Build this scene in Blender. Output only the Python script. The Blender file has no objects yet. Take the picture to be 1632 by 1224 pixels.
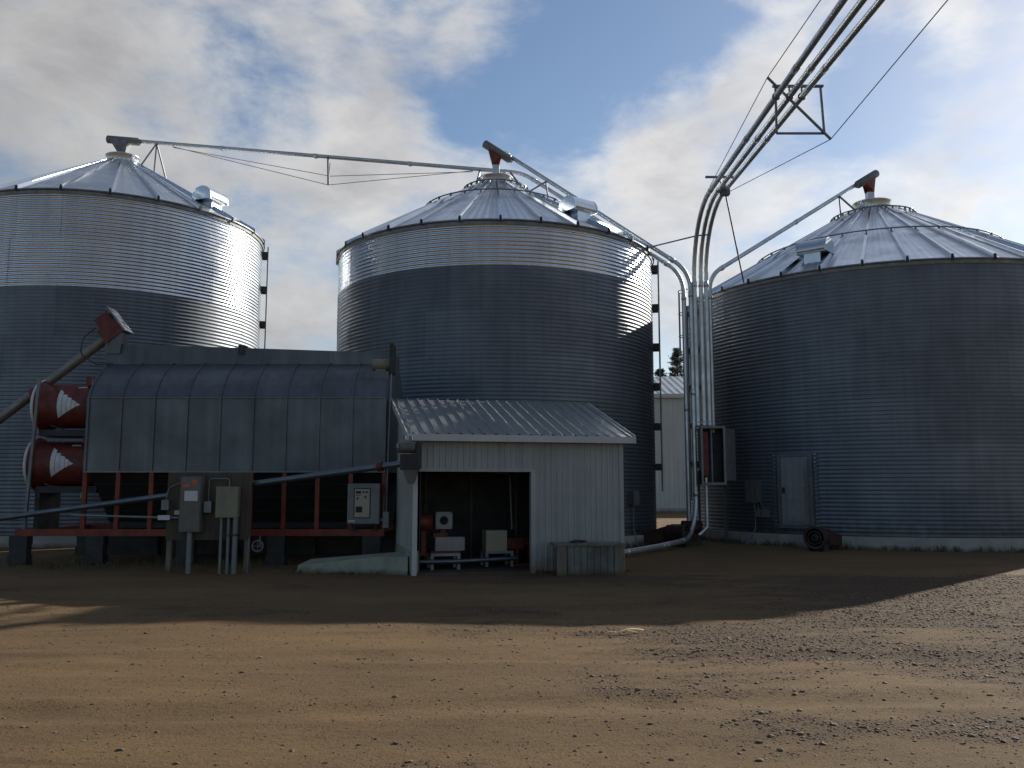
import bpy, math, random
import numpy as np
from mathutils import Vector, Matrix, noise
R_ = math.radians
sin, cos, pi = math.sin, math.cos, math.pi
random.seed(7)
scene = bpy.context.scene
C = scene.collection

# ------------------------------------------------------------------ camera
cam_d = bpy.data.cameras.new('camera'); cam = bpy.data.objects.new('camera', cam_d); C.objects.link(cam)
cam.location = (0, 0, 1.6)
cam.rotation_euler = (R_(90) + math.atan(166/1385), 0, 0)
cam_d.sensor_width = 36; cam_d.lens = 36*1385/1632
cam_d.clip_start = .05; cam_d.clip_end = 3000
scene.camera = cam

# ------------------------------------------------------------------ light
SUN_AZ, SUN_EL = R_(44.8), R_(24.5)            # azimuth clockwise from +Y
SUN = Vector((sin(SUN_AZ)*cos(SUN_EL), cos(SUN_AZ)*cos(SUN_EL), sin(SUN_EL)))
world = bpy.data.worlds.new('World'); scene.world = world; world.use_nodes = True
def build_sky():
    nt = world.node_tree; N = nt.nodes; L = nt.links; N.clear()
    def new(t, **k):
        n = N.new(t)
        for a, b in k.items(): setattr(n, a, b)
        return n
    def val(x, sock):
        if isinstance(x, (int, float)): sock.default_value = x
        else: L.new(x, sock)
    def M(op, a, b=0.0, clamp=False):
        n = new('ShaderNodeMath', operation=op, use_clamp=clamp); val(a, n.inputs[0]); val(b, n.inputs[1]); return n.outputs[0]
    tc = new('ShaderNodeTexCoord')
    nrm = new('ShaderNodeVectorMath', operation='NORMALIZE'); L.new(tc.outputs['Generated'], nrm.inputs[0])
    d = nrm.outputs[0]
    sky = new('ShaderNodeTexSky', sky_type='NISHITA', sun_disc=False, sun_elevation=SUN_EL, sun_rotation=SUN_AZ,
              altitude=200, air_density=1.0, dust_density=.45, ozone_density=2.0)
    sep = new('ShaderNodeSeparateXYZ'); L.new(d, sep.inputs[0])
    zc = M('ADD', M('MAXIMUM', sep.outputs[2], 0.0), 0.22)
    px = M('DIVIDE', sep.outputs[0], zc); py = M('DIVIDE', sep.outputs[1], zc)
    cmb = new('ShaderNodeCombineXYZ'); L.new(px, cmb.inputs[0]); L.new(py, cmb.inputs[1]); cmb.inputs[2].default_value = 3.7
    def nz(vec, scale, det, rough, dist=0.0):
        n = new('ShaderNodeTexNoise'); L.new(vec, n.inputs['Vector'])
        n.inputs['Scale'].default_value = scale; n.inputs['Detail'].default_value = det
        n.inputs['Roughness'].default_value = rough; n.inputs['Distortion'].default_value = dist
        return n.outputs[0]
    st = new('ShaderNodeMapping'); L.new(d, st.inputs[0]); st.inputs['Rotation'].default_value = (0, R_(-28), 0); st.inputs['Scale'].default_value = (1.0, 1.0, 1.9)
    big_ = nz(st.outputs[0], 4.6, 10, .58, .35); fine = nz(st.outputs[0], 15.0, 8, .6, .3)
    base = M('ADD', M('MULTIPLY', big_, .70), M('MULTIPLY', fine, .30))
    def lobe(az, el, k, w):
        v = Vector((sin(R_(az))*cos(R_(el)), cos(R_(az))*cos(R_(el)), sin(R_(el))))
        dt = new('ShaderNodeVectorMath', operation='DOT_PRODUCT'); L.new(d, dt.inputs[0]); dt.inputs[1].default_value = v
        return M('MULTIPLY', M('EXPONENT', M('MULTIPLY', M('SUBTRACT', dt.outputs['Value'], 1.0), k)), w)
    cov = base
    for a in SKY_LOBES: cov = M('ADD', cov, lobe(*a))
    mr = new('ShaderNodeMapRange', interpolation_type='SMOOTHSTEP'); L.new(cov, mr.inputs[0])
    mr.inputs[1].default_value = .40; mr.inputs[2].default_value = .69
    mask = mr.outputs[0]
    # thicker cloud is greyer underneath, thin edges are bright
    sh = new('ShaderNodeVectorMath', operation='ADD'); L.new(st.outputs[0], sh.inputs[0]); sh.inputs[1].default_value = tuple(SUN*.05)
    thick = M('ADD', M('MULTIPLY', nz(sh.outputs[0], 6.0, 9, .6, .3), .6), M('MULTIPLY', cov, .4))
    mr2 = new('ShaderNodeMapRange'); L.new(thick, mr2.inputs[0]); mr2.inputs[1].default_value = .42; mr2.inputs[2].default_value = .66
    mr2.inputs[3].default_value = 1.0; mr2.inputs[4].default_value = .62
    sd = new('ShaderNodeVectorMath', operation='DOT_PRODUCT'); L.new(d, sd.inputs[0]); sd.inputs[1].default_value = SUN
    # forward scattering: clouds are brightest towards the sun
    ph = new('ShaderNodeMapRange'); L.new(sd.outputs['Value'], ph.inputs[0])
    ph.inputs[1].default_value = -.35; ph.inputs[2].default_value = 1.0; ph.inputs[3].default_value = CLOUD_MIN; ph.inputs[4].default_value = CLOUD_MAX
    inten = M('MULTIPLY', mr2.outputs[0], M('POWER', ph.outputs[0], 1.0))
    ccol = new('ShaderNodeMix', data_type='RGBA'); L.new(mr2.outputs[0], ccol.inputs[0])
    ccol.inputs[6].default_value = (.93, .92, 1.0, 1); ccol.inputs[7].default_value = (1.0, .985, .95, 1)
    cs = new('ShaderNodeVectorMath', operation='SCALE'); L.new(ccol.outputs[2], cs.inputs[0]); L.new(inten, cs.inputs['Scale'])
    ss = new('ShaderNodeVectorMath', operation='SCALE'); L.new(sky.outputs[0], ss.inputs[0]); ss.inputs['Scale'].default_value = SKY_GAIN
    mx = new('ShaderNodeMix', data_type='RGBA'); L.new(M('MULTIPLY', mask, .93), mx.inputs[0]); L.new(ss.outputs[0], mx.inputs[6]); L.new(cs.outputs[0], mx.inputs[7])
    bg = new('ShaderNodeBackground'); L.new(mx.outputs[2], bg.inputs[0]); bg.inputs[1].default_value = SKY_STRENGTH
    out = new('ShaderNodeOutputWorld'); L.new(bg.outputs[0], out.inputs[0])
SKY_STRENGTH = .0707
SKY_GAIN = 1.1
CLOUD_MIN, CLOUD_MAX = .7, 11.0
SKY_LOBES = [(8, 30, 260, -.24), (13, 28.5, 900, -.12), (2.5, 24.8, 1100, -.15), (-3.0, 23, 1500, -.10), (-19.2, 28.6, 1800, -.11), (-16.5, 24.6, 2200, -.08), (-14.0, 22.0, 2500, -.08), (-24, 21.7, 1600, -.09), (24, 23, 600, -.19),
             (-3, 28.5, 900, .14), (-25, 24, 90, .13), (-9.5, 20.5, 500, .11), (10.5, 22, 600, .17), (17.5, 25.5, 900, .16), (26.5, 18, 300, .15), (28, 26.5, 1200, .12), (9, 16, 200, .10), (-11, 27, 500, .10), (-14, 14, 120, .14), (-9.5, 25.5, 900, .05)]
build_sky()
sun_d = bpy.data.lights.new('sun', 'SUN'); sun_d.energy = 4.9; sun_d.angle = R_(.53); sun_d.color = (1, .93, .82)
sun = bpy.data.objects.new('sun', sun_d); C.objects.link(sun)
sun.rotation_euler = (-SUN).to_track_quat('-Z', 'Y').to_euler(); sun.location = SUN*60
scene.view_settings.view_transform = 'Standard'; scene.view_settings.look = 'None'
scene.view_settings.exposure = 0.5; scene.view_settings.gamma = 1.0
scene.render.engine = 'CYCLES'

# ------------------------------------------------------------------ materials
def mat(name, c1, c2=None, rough=.6, metal=0.0, scale=3.0, stretch=(1, 1, 1), bump=0.0, bscale=60.0, rvar=.08, detail=6, spec=.5,
        rand=0.0, dirt=None, dirt_h=.6, spangle=0.0, streak=0.0):
    m = bpy.data.materials.new(name); m.use_nodes = True
    nt = m.node_tree; N = nt.nodes; L = nt.links
    b = N['Principled BSDF']
    geo = N.new('ShaderNodeNewGeometry')
    mp = N.new('ShaderNodeMapping'); L.new(geo.outputs['Position'], mp.inputs[0]); mp.inputs['Scale'].default_value = stretch
    n = N.new('ShaderNodeTexNoise'); L.new(mp.outputs[0], n.inputs['Vector']); n.inputs['Scale'].default_value = scale
    n.inputs['Detail'].default_value = detail; n.inputs['Roughness'].default_value = .6
    c2 = c2 or tuple(x*.78 for x in c1)
    mr = N.new('ShaderNodeMapRange'); L.new(n.outputs[0], mr.inputs[0]); mr.inputs[1].default_value = .3; mr.inputs[2].default_value = .7
    mx = N.new('ShaderNodeMix'); mx.data_type = 'RGBA'; L.new(mr.outputs[0], mx.inputs[0])
    mx.inputs[6].default_value = (*c2, 1); mx.inputs[7].default_value = (*c1, 1)
    col = mx.outputs[2]
    def mult(col, fac):
        v = N.new('ShaderNodeVectorMath'); v.operation = 'SCALE'; L.new(col, v.inputs[0]); L.new(fac, v.inputs['Scale']); return v.outputs[0]
    if rand:
        oi = N.new('ShaderNodeObjectInfo'); r = N.new('ShaderNodeMapRange'); L.new(oi.outputs['Random'], r.inputs[0])
        r.inputs[3].default_value = 1-rand; r.inputs[4].default_value = 1+rand; col = mult(col, r.outputs[0])
    if spangle:
        vo = N.new('ShaderNodeTexVoronoi'); L.new(geo.outputs['Position'], vo.inputs['Vector']); vo.inputs['Scale'].default_value = 55
        sp = N.new('ShaderNodeSeparateColor'); L.new(vo.outputs['Color'], sp.inputs[0])
        r = N.new('ShaderNodeMapRange'); L.new(sp.outputs[0], r.inputs[0]); r.inputs[3].default_value = 1-spangle; r.inputs[4].default_value = 1+spangle
        col = mult(col, r.outputs[0])
    if streak:
        m2 = N.new('ShaderNodeMapping'); L.new(geo.outputs['Position'], m2.inputs[0]); m2.inputs['Scale'].default_value = (4, 4, .16)
        n2 = N.new('ShaderNodeTexNoise'); L.new(m2.outputs[0], n2.inputs['Vector']); n2.inputs['Scale'].default_value = 1.6; n2.inputs['Detail'].default_value = 5
        r = N.new('ShaderNodeMapRange'); L.new(n2.outputs[0], r.inputs[0]); r.inputs[1].default_value = .35; r.inputs[2].default_value = .7
        r.inputs[3].default_value = 1.0; r.inputs[4].default_value = 1-streak; col = mult(col, r.outputs[0])
    if dirt:
        sx = N.new('ShaderNodeSeparateXYZ'); L.new(geo.outputs['Position'], sx.inputs[0])
        n3 = N.new('ShaderNodeTexNoise'); L.new(geo.outputs['Position'], n3.inputs['Vector']); n3.inputs['Scale'].default_value = 5
        ad = N.new('ShaderNodeMath'); ad.operation = 'MULTIPLY_ADD'; L.new(n3.outputs[0], ad.inputs[0]); ad.inputs[1].default_value = -dirt_h*1.6; L.new(sx.outputs[2], ad.inputs[2])
        r = N.new('ShaderNodeMapRange'); L.new(ad.outputs[0], r.inputs[0]); r.inputs[1].default_value = -dirt_h; r.inputs[2].default_value = dirt_h*.3
        r.inputs[3].default_value = .85; r.inputs[4].default_value = 0
        md = N.new('ShaderNodeMix'); md.data_type = 'RGBA'; L.new(r.outputs[0], md.inputs[0]); L.new(col, md.inputs[6]); md.inputs[7].default_value = (*dirt, 1)
        col = md.outputs[2]
    L.new(col, b.inputs['Base Color'])
    rr = N.new('ShaderNodeMapRange'); L.new(n.outputs[0], rr.inputs[0]); rr.inputs[1].default_value = .3; rr.inputs[2].default_value = .7
    rr.inputs[3].default_value = min(1, rough+rvar); rr.inputs[4].default_value = max(.03, rough-rvar); L.new(rr.outputs[0], b.inputs['Roughness'])
    b.inputs['Metallic'].default_value = metal
    b.inputs['Specular IOR Level'].default_value = spec
    if bump:
        nb = N.new('ShaderNodeTexNoise'); L.new(geo.outputs['Position'], nb.inputs['Vector']); nb.inputs['Scale'].default_value = bscale; nb.inputs['Detail'].default_value = 4
        bp = N.new('ShaderNodeBump'); bp.inputs['Strength'].default_value = bump; bp.inputs['Distance'].default_value = .02
        L.new(nb.outputs[0], bp.inputs['Height']); L.new(bp.outputs[0], b.inputs['Normal'])
    return m
DIRT = (.075, .052, .035)
MT = dict(
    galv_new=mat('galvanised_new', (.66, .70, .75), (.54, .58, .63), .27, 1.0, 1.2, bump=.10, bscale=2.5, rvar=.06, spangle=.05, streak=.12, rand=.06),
    galv_roof=mat('galvanised_roof', (.68, .72, .76), (.54, .58, .63), .33, 1.0, 1.6, bump=.14, bscale=2.5, rvar=.08, rand=.10, spangle=.05),
    galv_rib=mat('galvanised_rib', (.66, .69, .72), (.56, .59, .62), .16, 1.0, 1.6, rvar=.04),
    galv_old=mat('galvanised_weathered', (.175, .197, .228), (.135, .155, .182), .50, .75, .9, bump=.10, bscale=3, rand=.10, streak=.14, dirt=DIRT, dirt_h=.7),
    galv_pipe=mat('galvanised_pipe', (.66, .69, .72), (.52, .55, .58), .42, .85, 3, rvar=.08, streak=.1),
    galv_dull=mat('galvanised_dull_tube', (.17, .195, .225), (.125, .145, .168), .45, .8, 3, streak=.1),
    auger_paint=mat('auger_weathered', (.30, .29, .26), (.21, .205, .185), .5, .5, 4, streak=.25),
    dryer=mat('dryer_sheet', (.150, .168, .186), (.112, .125, .139), .50, .6, 1.2, bump=.25, bscale=2.5, rand=.06, streak=.2),
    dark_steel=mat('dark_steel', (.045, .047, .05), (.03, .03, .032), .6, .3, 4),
    steel=mat('steel_bar', (.22, .23, .24), (.15, .155, .16), .5, .6, 4),
    red=mat('red_paint', (.22, .032, .02), (.105, .022, .016), .55, 0, 5, streak=.45, bump=.1, bscale=8),
    red_dull=mat('dull_red_paint', (.06, .014, .012), (.035, .011, .010), .7, 0, 5, streak=.4, dirt=DIRT, dirt_h=.25),
    orange=mat('orange_red_paint', (.27, .042, .016), (.15, .026, .012), .5, 0, 4, streak=.3),
    white=mat('white_paint', (.32, .32, .315), (.24, .24, .235), .5, 0, 5, dirt=(.3, .26, .2), dirt_h=.12),
    decal=mat('white_decal', (.66, .68, .70), (.5, .52, .54), .5, 0, 9),
    siding=mat('shed_siding', (.36, .37, .365), (.30, .31, .305), .45, .0, 1.5, rand=.05, streak=.18, dirt=(.16, .12, .085), dirt_h=.35),
    shed_roof=mat('shed_roof_sheet', (.30, .32, .33), (.23, .25, .26), .38, .55, 2.0, rand=.06, streak=.12),
    trim=mat('white_trim', (.50, .51, .50), (.42, .43, .42), .45, 0, 3),
    concrete=mat('concrete', (.40, .39, .36), (.28, .27, .25), .85, 0, 2.2, bump=.3, bscale=30, dirt=DIRT, dirt_h=.12),
    slab=mat('mossy_concrete', (.33, .35, .28), (.22, .23, .18), .85, 0, 2.6, bump=.3, bscale=24, dirt=DIRT, dirt_h=.1),
    grey_box=mat('grey_enclosure', (.16, .155, .145), (.12, .117, .11), .5, .1, 4, streak=.2),
    tan_box=mat('tan_enclosure', (.24, .225, .16), (.19, .18, .13), .5, .05, 4, streak=.15),
    door_paint=mat('door_paint', (.34, .35, .36), (.27, .28, .29), .5, .2, 3, streak=.25, dirt=DIRT, dirt_h=.7),
    board=mat('plywood_board', (.085, .068, .05), (.055, .045, .034), .8, 0, 3, (6, 6, .7), bump=.15, bscale=20),
    pvc=mat('grey_conduit', (.20, .215, .23), (.15, .16, .17), .45, .2, 5),
    cream=mat('cream_panel', (.46, .43, .32), (.38, .35, .26), .5, 0, 4),
    paper=mat('white_label', (.60, .60, .62), (.52, .52, .54), .6, 0, 12),
    black=mat('black_rubber', (.02, .02, .021), (.012, .012, .013), .6, 0, 8),
    sticker=mat('warning_sticker', (.55, .16, .03), (.45, .05, .05), .5, 0, 60),
    wood=mat('weathered_wood', (.20, .17, .13), (.11, .095, .075), .8, 0, 3, (5, 5, .8), bump=.3, bscale=18, dirt=DIRT, dirt_h=.1),
    crate_sheet=mat('weathered_sheet', (.23, .235, .22), (.14, .14, .13), .6, .3, 3, streak=.4, dirt=DIRT, dirt_h=.15),
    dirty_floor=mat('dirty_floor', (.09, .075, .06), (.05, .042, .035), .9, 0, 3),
    cable=mat('steel_cable', (.20, .205, .21), None, .5, .7, 8),
    bark=mat('bark', (.09, .065, .045), (.05, .036, .026), .9, 0, 6, (4, 4, .6), bump=.4, bscale=20),
    needles=mat('pine_needles', (.045, .065, .03), (.022, .035, .018), .7, 0, 2.5),
    far_wall=mat('far_building_wall', (.52, .53, .50), (.46, .47, .45), .5, 0, .6, streak=.1),
    far_roof=mat('far_building_roof', (.50, .52, .52), (.42, .44, .44), .4, .4, .6),
    stone=mat('stone', (.21, .145, .095), (.055, .038, .028), .85, 0, 14, bump=.3, bscale=60, rand=.3),
    weed=mat('dry_weed', (.14, .115, .055), (.06, .06, .03), .8, 0, 3),
    straw=mat('dry_corn_husk', (.55, .42, .22), (.40, .29, .15), .8, 0, 14),
)
def ground_mat():
    m = bpy.data.materials.new('dirt_ground'); m.use_nodes = True
    nt = m.node_tree; N = nt.nodes; L = nt.links; b = N['Principled BSDF']
    geo = N.new('ShaderNodeNewGeometry'); P = geo.outputs['Position']
    def nz(scale, det, rough, st=(1, 1, 1), dist=0):
        mp = N.new('ShaderNodeMapping'); L.new(P, mp.inputs[0]); mp.inputs['Scale'].default_value = st
        n = N.new('ShaderNodeTexNoise'); L.new(mp.outputs[0], n.inputs['Vector']); n.inputs['Scale'].default_value = scale
        n.inputs['Detail'].default_value = det; n.inputs['Roughness'].default_value = rough; n.inputs['Distortion'].default_value = dist
        return n.outputs[0]
    def ramp(x, a, b_, lo=0., hi=1.):
        r = N.new('ShaderNodeMapRange'); L.new(x, r.inputs[0]); r.inputs[1].default_value = a; r.inputs[2].default_value = b_; r.inputs[3].default_value = lo; r.inputs[4].default_value = hi; return r.outputs[0]
    def mix(f, a, b_):
        x = N.new('ShaderNodeMix'); x.data_type = 'RGBA'; L.new(f, x.inputs[0])
        for s, v in ((x.inputs[6], a), (x.inputs[7], b_)):
            if isinstance(v, tuple): s.default_value = (*v, 1)
            else: L.new(v, s)
        return x.outputs[2]
    def mul(a, b_):
        x = N.new('ShaderNodeMath'); x.operation = 'MULTIPLY'; L.new(a, x.inputs[0]); L.new(b_, x.inputs[1]); return x.outputs[0]
    at = N.new('ShaderNodeAttribute'); at.attribute_name = 'gravel_cover'; grv = at.outputs['Fac']
    col = mix(ramp(nz(.55, 6, .6, (.55, 1.3, 1)), .35, .65), (.134, .088, .046), (.186, .122, .063))
    col = mix(ramp(nz(1.6, 5, .65, (.30, 2.2, 1), .5), .54, .72, 0, .55), col, (.088, .060, .037))
    edge = ramp(nz(9, 5, .7), .3, .7, -.35, .35)
    ad = N.new('ShaderNodeMath'); ad.operation = 'ADD'; ad.use_clamp = True; L.new(grv, ad.inputs[0]); L.new(mul(edge, ramp(grv, .02, .3)), ad.inputs[1])
    cover = ad.outputs[0]
    col = mix(ramp(cover, 0, 1, 0, .6), col, (.070, .048, .034))
    col = mix(ramp(nz(22, 6, .75), .50, .68, 0, .65), col, (.066, .046, .032))
    col = mix(ramp(nz(75, 3, .7), .60, .74, 0, .5), col, (.20, .145, .09))
    vor = N.new('ShaderNodeTexVoronoi'); L.new(P, vor.inputs['Vector']); vor.inputs['Scale'].default_value = 40
    vs_ = N.new('ShaderNodeSeparateColor'); L.new(vor.outputs['Color'], vs_.inputs[0])
    peb = mul(ramp(vs_.outputs[0], .45, .5), cover)
    peb2 = mul(peb, ramp(vor.outputs['Distance'], .5, .3))
    col = mix(peb2, col, mix(vs_.outputs[1], (.045, .034, .028), (.16, .12, .095)))
    L.new(col, b.inputs['Base Color']); b.inputs['Roughness'].default_value = .95; b.inputs['Specular IOR Level'].default_value = .15
    h1 = nz(4, 8, .72, (.8, 1.2, 1)); h2 = nz(45, 5, .7)
    bp = N.new('ShaderNodeBump'); bp.inputs['Strength'].default_value = .55; bp.inputs['Distance'].default_value = .05; L.new(h1, bp.inputs['Height'])
    bp2 = N.new('ShaderNodeBump'); bp2.inputs['Strength'].default_value = .85; bp2.inputs['Distance'].default_value = .02; L.new(h2, bp2.inputs['Height']); L.new(bp.outputs[0], bp2.inputs['Normal'])
    bp3 = N.new('ShaderNodeBump'); bp3.inputs['Strength'].default_value = 1.0; bp3.inputs['Distance'].default_value = .02; L.new(peb2, bp3.inputs['Height']); L.new(bp2.outputs[0], bp3.inputs['Normal'])
    bp4 = N.new('ShaderNodeBump'); bp4.inputs['Strength'].default_value = .8; bp4.inputs['Distance'].default_value = .008; L.new(nz(130, 3, .7), bp4.inputs['Height']); L.new(bp3.outputs[0], bp4.inputs['Normal'])
    L.new(bp4.outputs[0], b.inputs['Normal'])
    return m
MT['ground'] = ground_mat()

# ------------------------------------------------------------------ mesh helpers
def V(*a): return Vector(a)
class MB:
    def __init__(s): s.v = []; s.f = []; s.sm = []
    def add(s, vs, fs, smooth=False):
        o = len(s.v); s.v += [tuple(x) for x in vs]; s.f += [tuple(o+i for i in f) for f in fs]; s.sm += [smooth]*len(fs); return s
    def box(s, lo, hi, M=None):
        (a, b, c), (d, e, f) = lo, hi
        vs = [Vector(p) for p in ((a, b, c), (d, b, c), (d, e, c), (a, e, c), (a, b, f), (d, b, f), (d, e, f), (a, e, f))]
        if M: vs = [M @ p for p in vs]
        return s.add(vs, [(0, 3, 2, 1), (4, 5, 6, 7), (0, 1, 5, 4), (1, 2, 6, 5), (2, 3, 7, 6), (3, 0, 4, 7)])
    def beam(s, p, q, w, h=None, up=V(0, 0, 1)):
        p, q = Vector(p), Vector(q); h = h or w; d = (q-p).normalized()
        if abs(d.dot(up)) > .98: up = V(0, 1, 0)
        x = d.cross(up).normalized()*w/2; y = x.cross(d).normalized()*h/2
        vs = [p-x-y, p+x-y, p+x+y, p-x+y, q-x-y, q+x-y, q+x+y, q-x+y]
        return s.add(vs, [(0, 1, 2, 3), (4, 7, 6, 5), (0, 4, 5, 1), (1, 5, 6, 2), (2, 6, 7, 3), (3, 7, 4, 0)])
    def tube(s, pts, r, n=10, cap=True, closed=False):
        pts = [Vector(p) for p in pts]; m = len(pts); rs = r if isinstance(r, (list, tuple)) else [r]*m
        vs = []; u = None
        for i, p in enumerate(pts):
            if closed: t = pts[(i+1) % m]-pts[i-1]
            else: t = pts[min(i+1, m-1)]-pts[max(i-1, 0)]
            t.normalize()
            if u is None: u = t.orthogonal().normalized()
            u = (u-t*u.dot(t)).normalized(); w = t.cross(u)
            vs += [p+(u*cos(2*pi*k/n)+w*sin(2*pi*k/n))*rs[i] for k in range(n)]
        fs = []
        for i in range(m if closed else m-1):
            j = (i+1) % m
            for k in range(n): fs.append((i*n+k, i*n+(k+1) % n, j*n+(k+1) % n, j*n+k))
        s.add(vs, fs, True)
        if cap and not closed:
            s.add(vs[:n], [tuple(reversed(range(n)))]); s.add(vs[-n:], [tuple(range(n))])
        return s
    def lathe(s, prof, n=48, axis='z', o=(0, 0, 0), smooth=True):
        o = Vector(o); vs = []
        for r, z in prof:
            for k in range(n):
                a = 2*pi*k/n
                if axis == 'z': vs.append(o+V(r*cos(a), r*sin(a), z))
                elif axis == 'x': vs.append(o+V(z, r*cos(a), r*sin(a)))
                else: vs.append(o+V(r*sin(a), z, r*cos(a)))
        fs = []
        for i in range(len(prof)-1):
            for k in range(n): fs.append((i*n+k, i*n+(k+1) % n, (i+1)*n+(k+1) % n, (i+1)*n+k))
        return s.add(vs, fs, smooth)
    def prism(s, a, b):          # two matching loops of points
        n = len(a); s.add(list(a)+list(b), [tuple(reversed(range(n))), tuple(range(n, 2*n))]+[(i, (i+1) % n, n+(i+1) % n, n+i) for i in range(n)]); return s
    def mesh(s, name):
        me = bpy.data.meshes.new(name); me.from_pydata(s.v, [], s.f); me.polygons.foreach_set('use_smooth', s.sm); me.update(); return me
    def build(s, name, m, parent=None, loc=(0, 0, 0), rot=(0, 0, 0)):
        return place(s.mesh(name), name, m, parent, loc, rot)
def place(me, name, m, parent=None, loc=(0, 0, 0), rot=(0, 0, 0)):
    o = bpy.data.objects.new(name, me); C.objects.link(o); o.parent = parent; o.location = loc; o.rotation_euler = rot
    mm = MT[m] if isinstance(m, str) else m
    if not me.materials: me.materials.append(mm)
    elif me.materials[0] != mm:
        o.material_slots[0].link = 'OBJECT'; o.material_slots[0].material = mm
    return o
def thing(name, label, cat, loc=(0, 0, 0), rotz=0, group=None):
    o = bpy.data.objects.new(name, None); C.objects.link(o); o.location = loc; o.rotation_euler = (0, 0, rotz); o.empty_display_size = .3
    return tag(o, label, cat, group)
def tag(o, label, cat, group=None):
    o['label'] = label; o['category'] = cat
    if group: o['group'] = group
    return o
def struct(o, kind='structure'): o['kind'] = kind; return o
def fillet(pts, r, n=8):
    pts = [Vector(p) for p in pts]; out = [pts[0]]
    for i in range(1, len(pts)-1):
        a, b, c = pts[i-1], pts[i], pts[i+1]; u = (a-b); w = (c-b); lu, lw = u.length, w.length; u.normalize(); w.normalize()
        ang = u.angle(w); t = min(r/math.tan(ang/2), lu*.48, lw*.48); rr = t*math.tan(ang/2)
        bis = (u+w).normalized(); cen = b+bis*(rr/sin(ang/2)); p0 = b+u*t-cen; p1 = b+w*t-cen; full = p0.angle(p1); ax = p0.cross(p1).normalized()
        for k in range(n+1): out.append(cen+Matrix.Rotation(full*k/n, 3, ax) @ p0)
    return out+[pts[-1]]

# ------------------------------------------------------------------ ground
def gh(x, y):
    n = noise.noise
    h = .035*n(V(x*.35, y*.35, 1.3)) + .018*n(V(x*.55, y*1.7, 4.1)) + .008*n(V(x*1.1, y*4.6, 7.7))
    for y0_, k_ in ((6.6, .03), (8.35, .03), (11.4, -.05), (13.1, -.05)):
        q_ = (y-y0_-k_*x-.25*sin(x*.23+y0_))/.22
        if abs(q_) < 3: h += (-.028*math.exp(-q_*q_)+.016*math.exp(-(abs(q_)-1.5)**2*3))*(.6+.4*sin(x*7+y0_)*sin(x*1.3))
    h *= min(1., max(.25, (17-y)/6)) if y > 11 else 1
    return h
def axis_vals(lo, hi, step, far, grow=1.18):
    a = list(np.arange(lo, hi+1e-6, step)); s = step
    x = hi
    while x < far: s *= grow; x += s; a.append(x)
    s = step; x = lo; pre = []
    while x > -far: s *= grow; x -= s; pre.append(x)
    return pre[::-1]+a
xs = axis_vals(-11, 13, .11, 900); ys = axis_vals(2.5, 20, .09, 900)
gv = [(x, y, gh(x, y) if (-40 < x < 40 and -20 < y < 60) else 0) for y in ys for x in xs]
nx = len(xs)
gf = [(j*nx+i, j*nx+i+1, (j+1)*nx+i+1, (j+1)*nx+i) for j in range(len(ys)-1) for i in range(nx-1)]
gm = MB(); gm.add(gv, gf, True)
def cover_at(x, y):
    n = noise.noise
    v = .75*n(V(x*.42+3.1, y*.95, 5.5))+.40*n(V(x*1.2, y*2.9, 2.2))+.34*n(V(x*3.2, y*6.5, 8.8))+min(.36, max(-.34, (x-1.3)*.10))+.02*(y-9)*(1 if x > 1 else 0)
    if y > 16.5 or y < 2: return 0.
    t = min(1, max(0, (v+.08)/.72)); return t*t*(3-2*t)
ground = struct(gm.build('ground', 'ground'))
ga = ground.data.attributes.new('gravel_cover', 'FLOAT', 'POINT')
ga.data.foreach_set('value', [cover_at(x, y) if (-14 < x < 16 and 2 < y < 17) else 0. for y in ys for x in xs])

# ------------------------------------------------------------------ grain bins
NSH = 10                                            # curved sheets bolted into each ring
def corr_sheet(R, h, ncorr, amp=.0095, nseg=20):
    m = MB(); spc = 8; da = 2*pi/NSH; lap = .05/R
    prof = [(R+amp*sin(2*pi*k/spc), h*k/(ncorr*spc)) for k in range(ncorr*spc+1)]
    vs = []
    for r, z in prof:
        for i in range(nseg+1):
            a = (da+lap)*i/nseg; q = r+.006*(i >= nseg-1)        # the far edge laps over the next sheet
            vs.append((q*cos(a), q*sin(a), z))
    n = nseg+1
    m.add(vs, [(k*n+i, k*n+i+1, (k+1)*n+i+1, (k+1)*n+i) for k in range(len(prof)-1) for i in range(nseg)], True)
    for k in range(ncorr):                                        # bolt heads down the lap
        a = da+lap*.5; z = h*(k+.25)/ncorr; c, s_ = cos(a), sin(a); q = R+amp+.006
        m.box((q-.004, -.011, z-.011), (q+.009, .011, z+.011), Matrix.Rotation(a, 4, 'Z'))
    return m.mesh('wall_sheet')
def dirp(phi): return V(sin(phi), -cos(phi), 0)     # phi 0 faces the yard, positive to the east side
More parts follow.
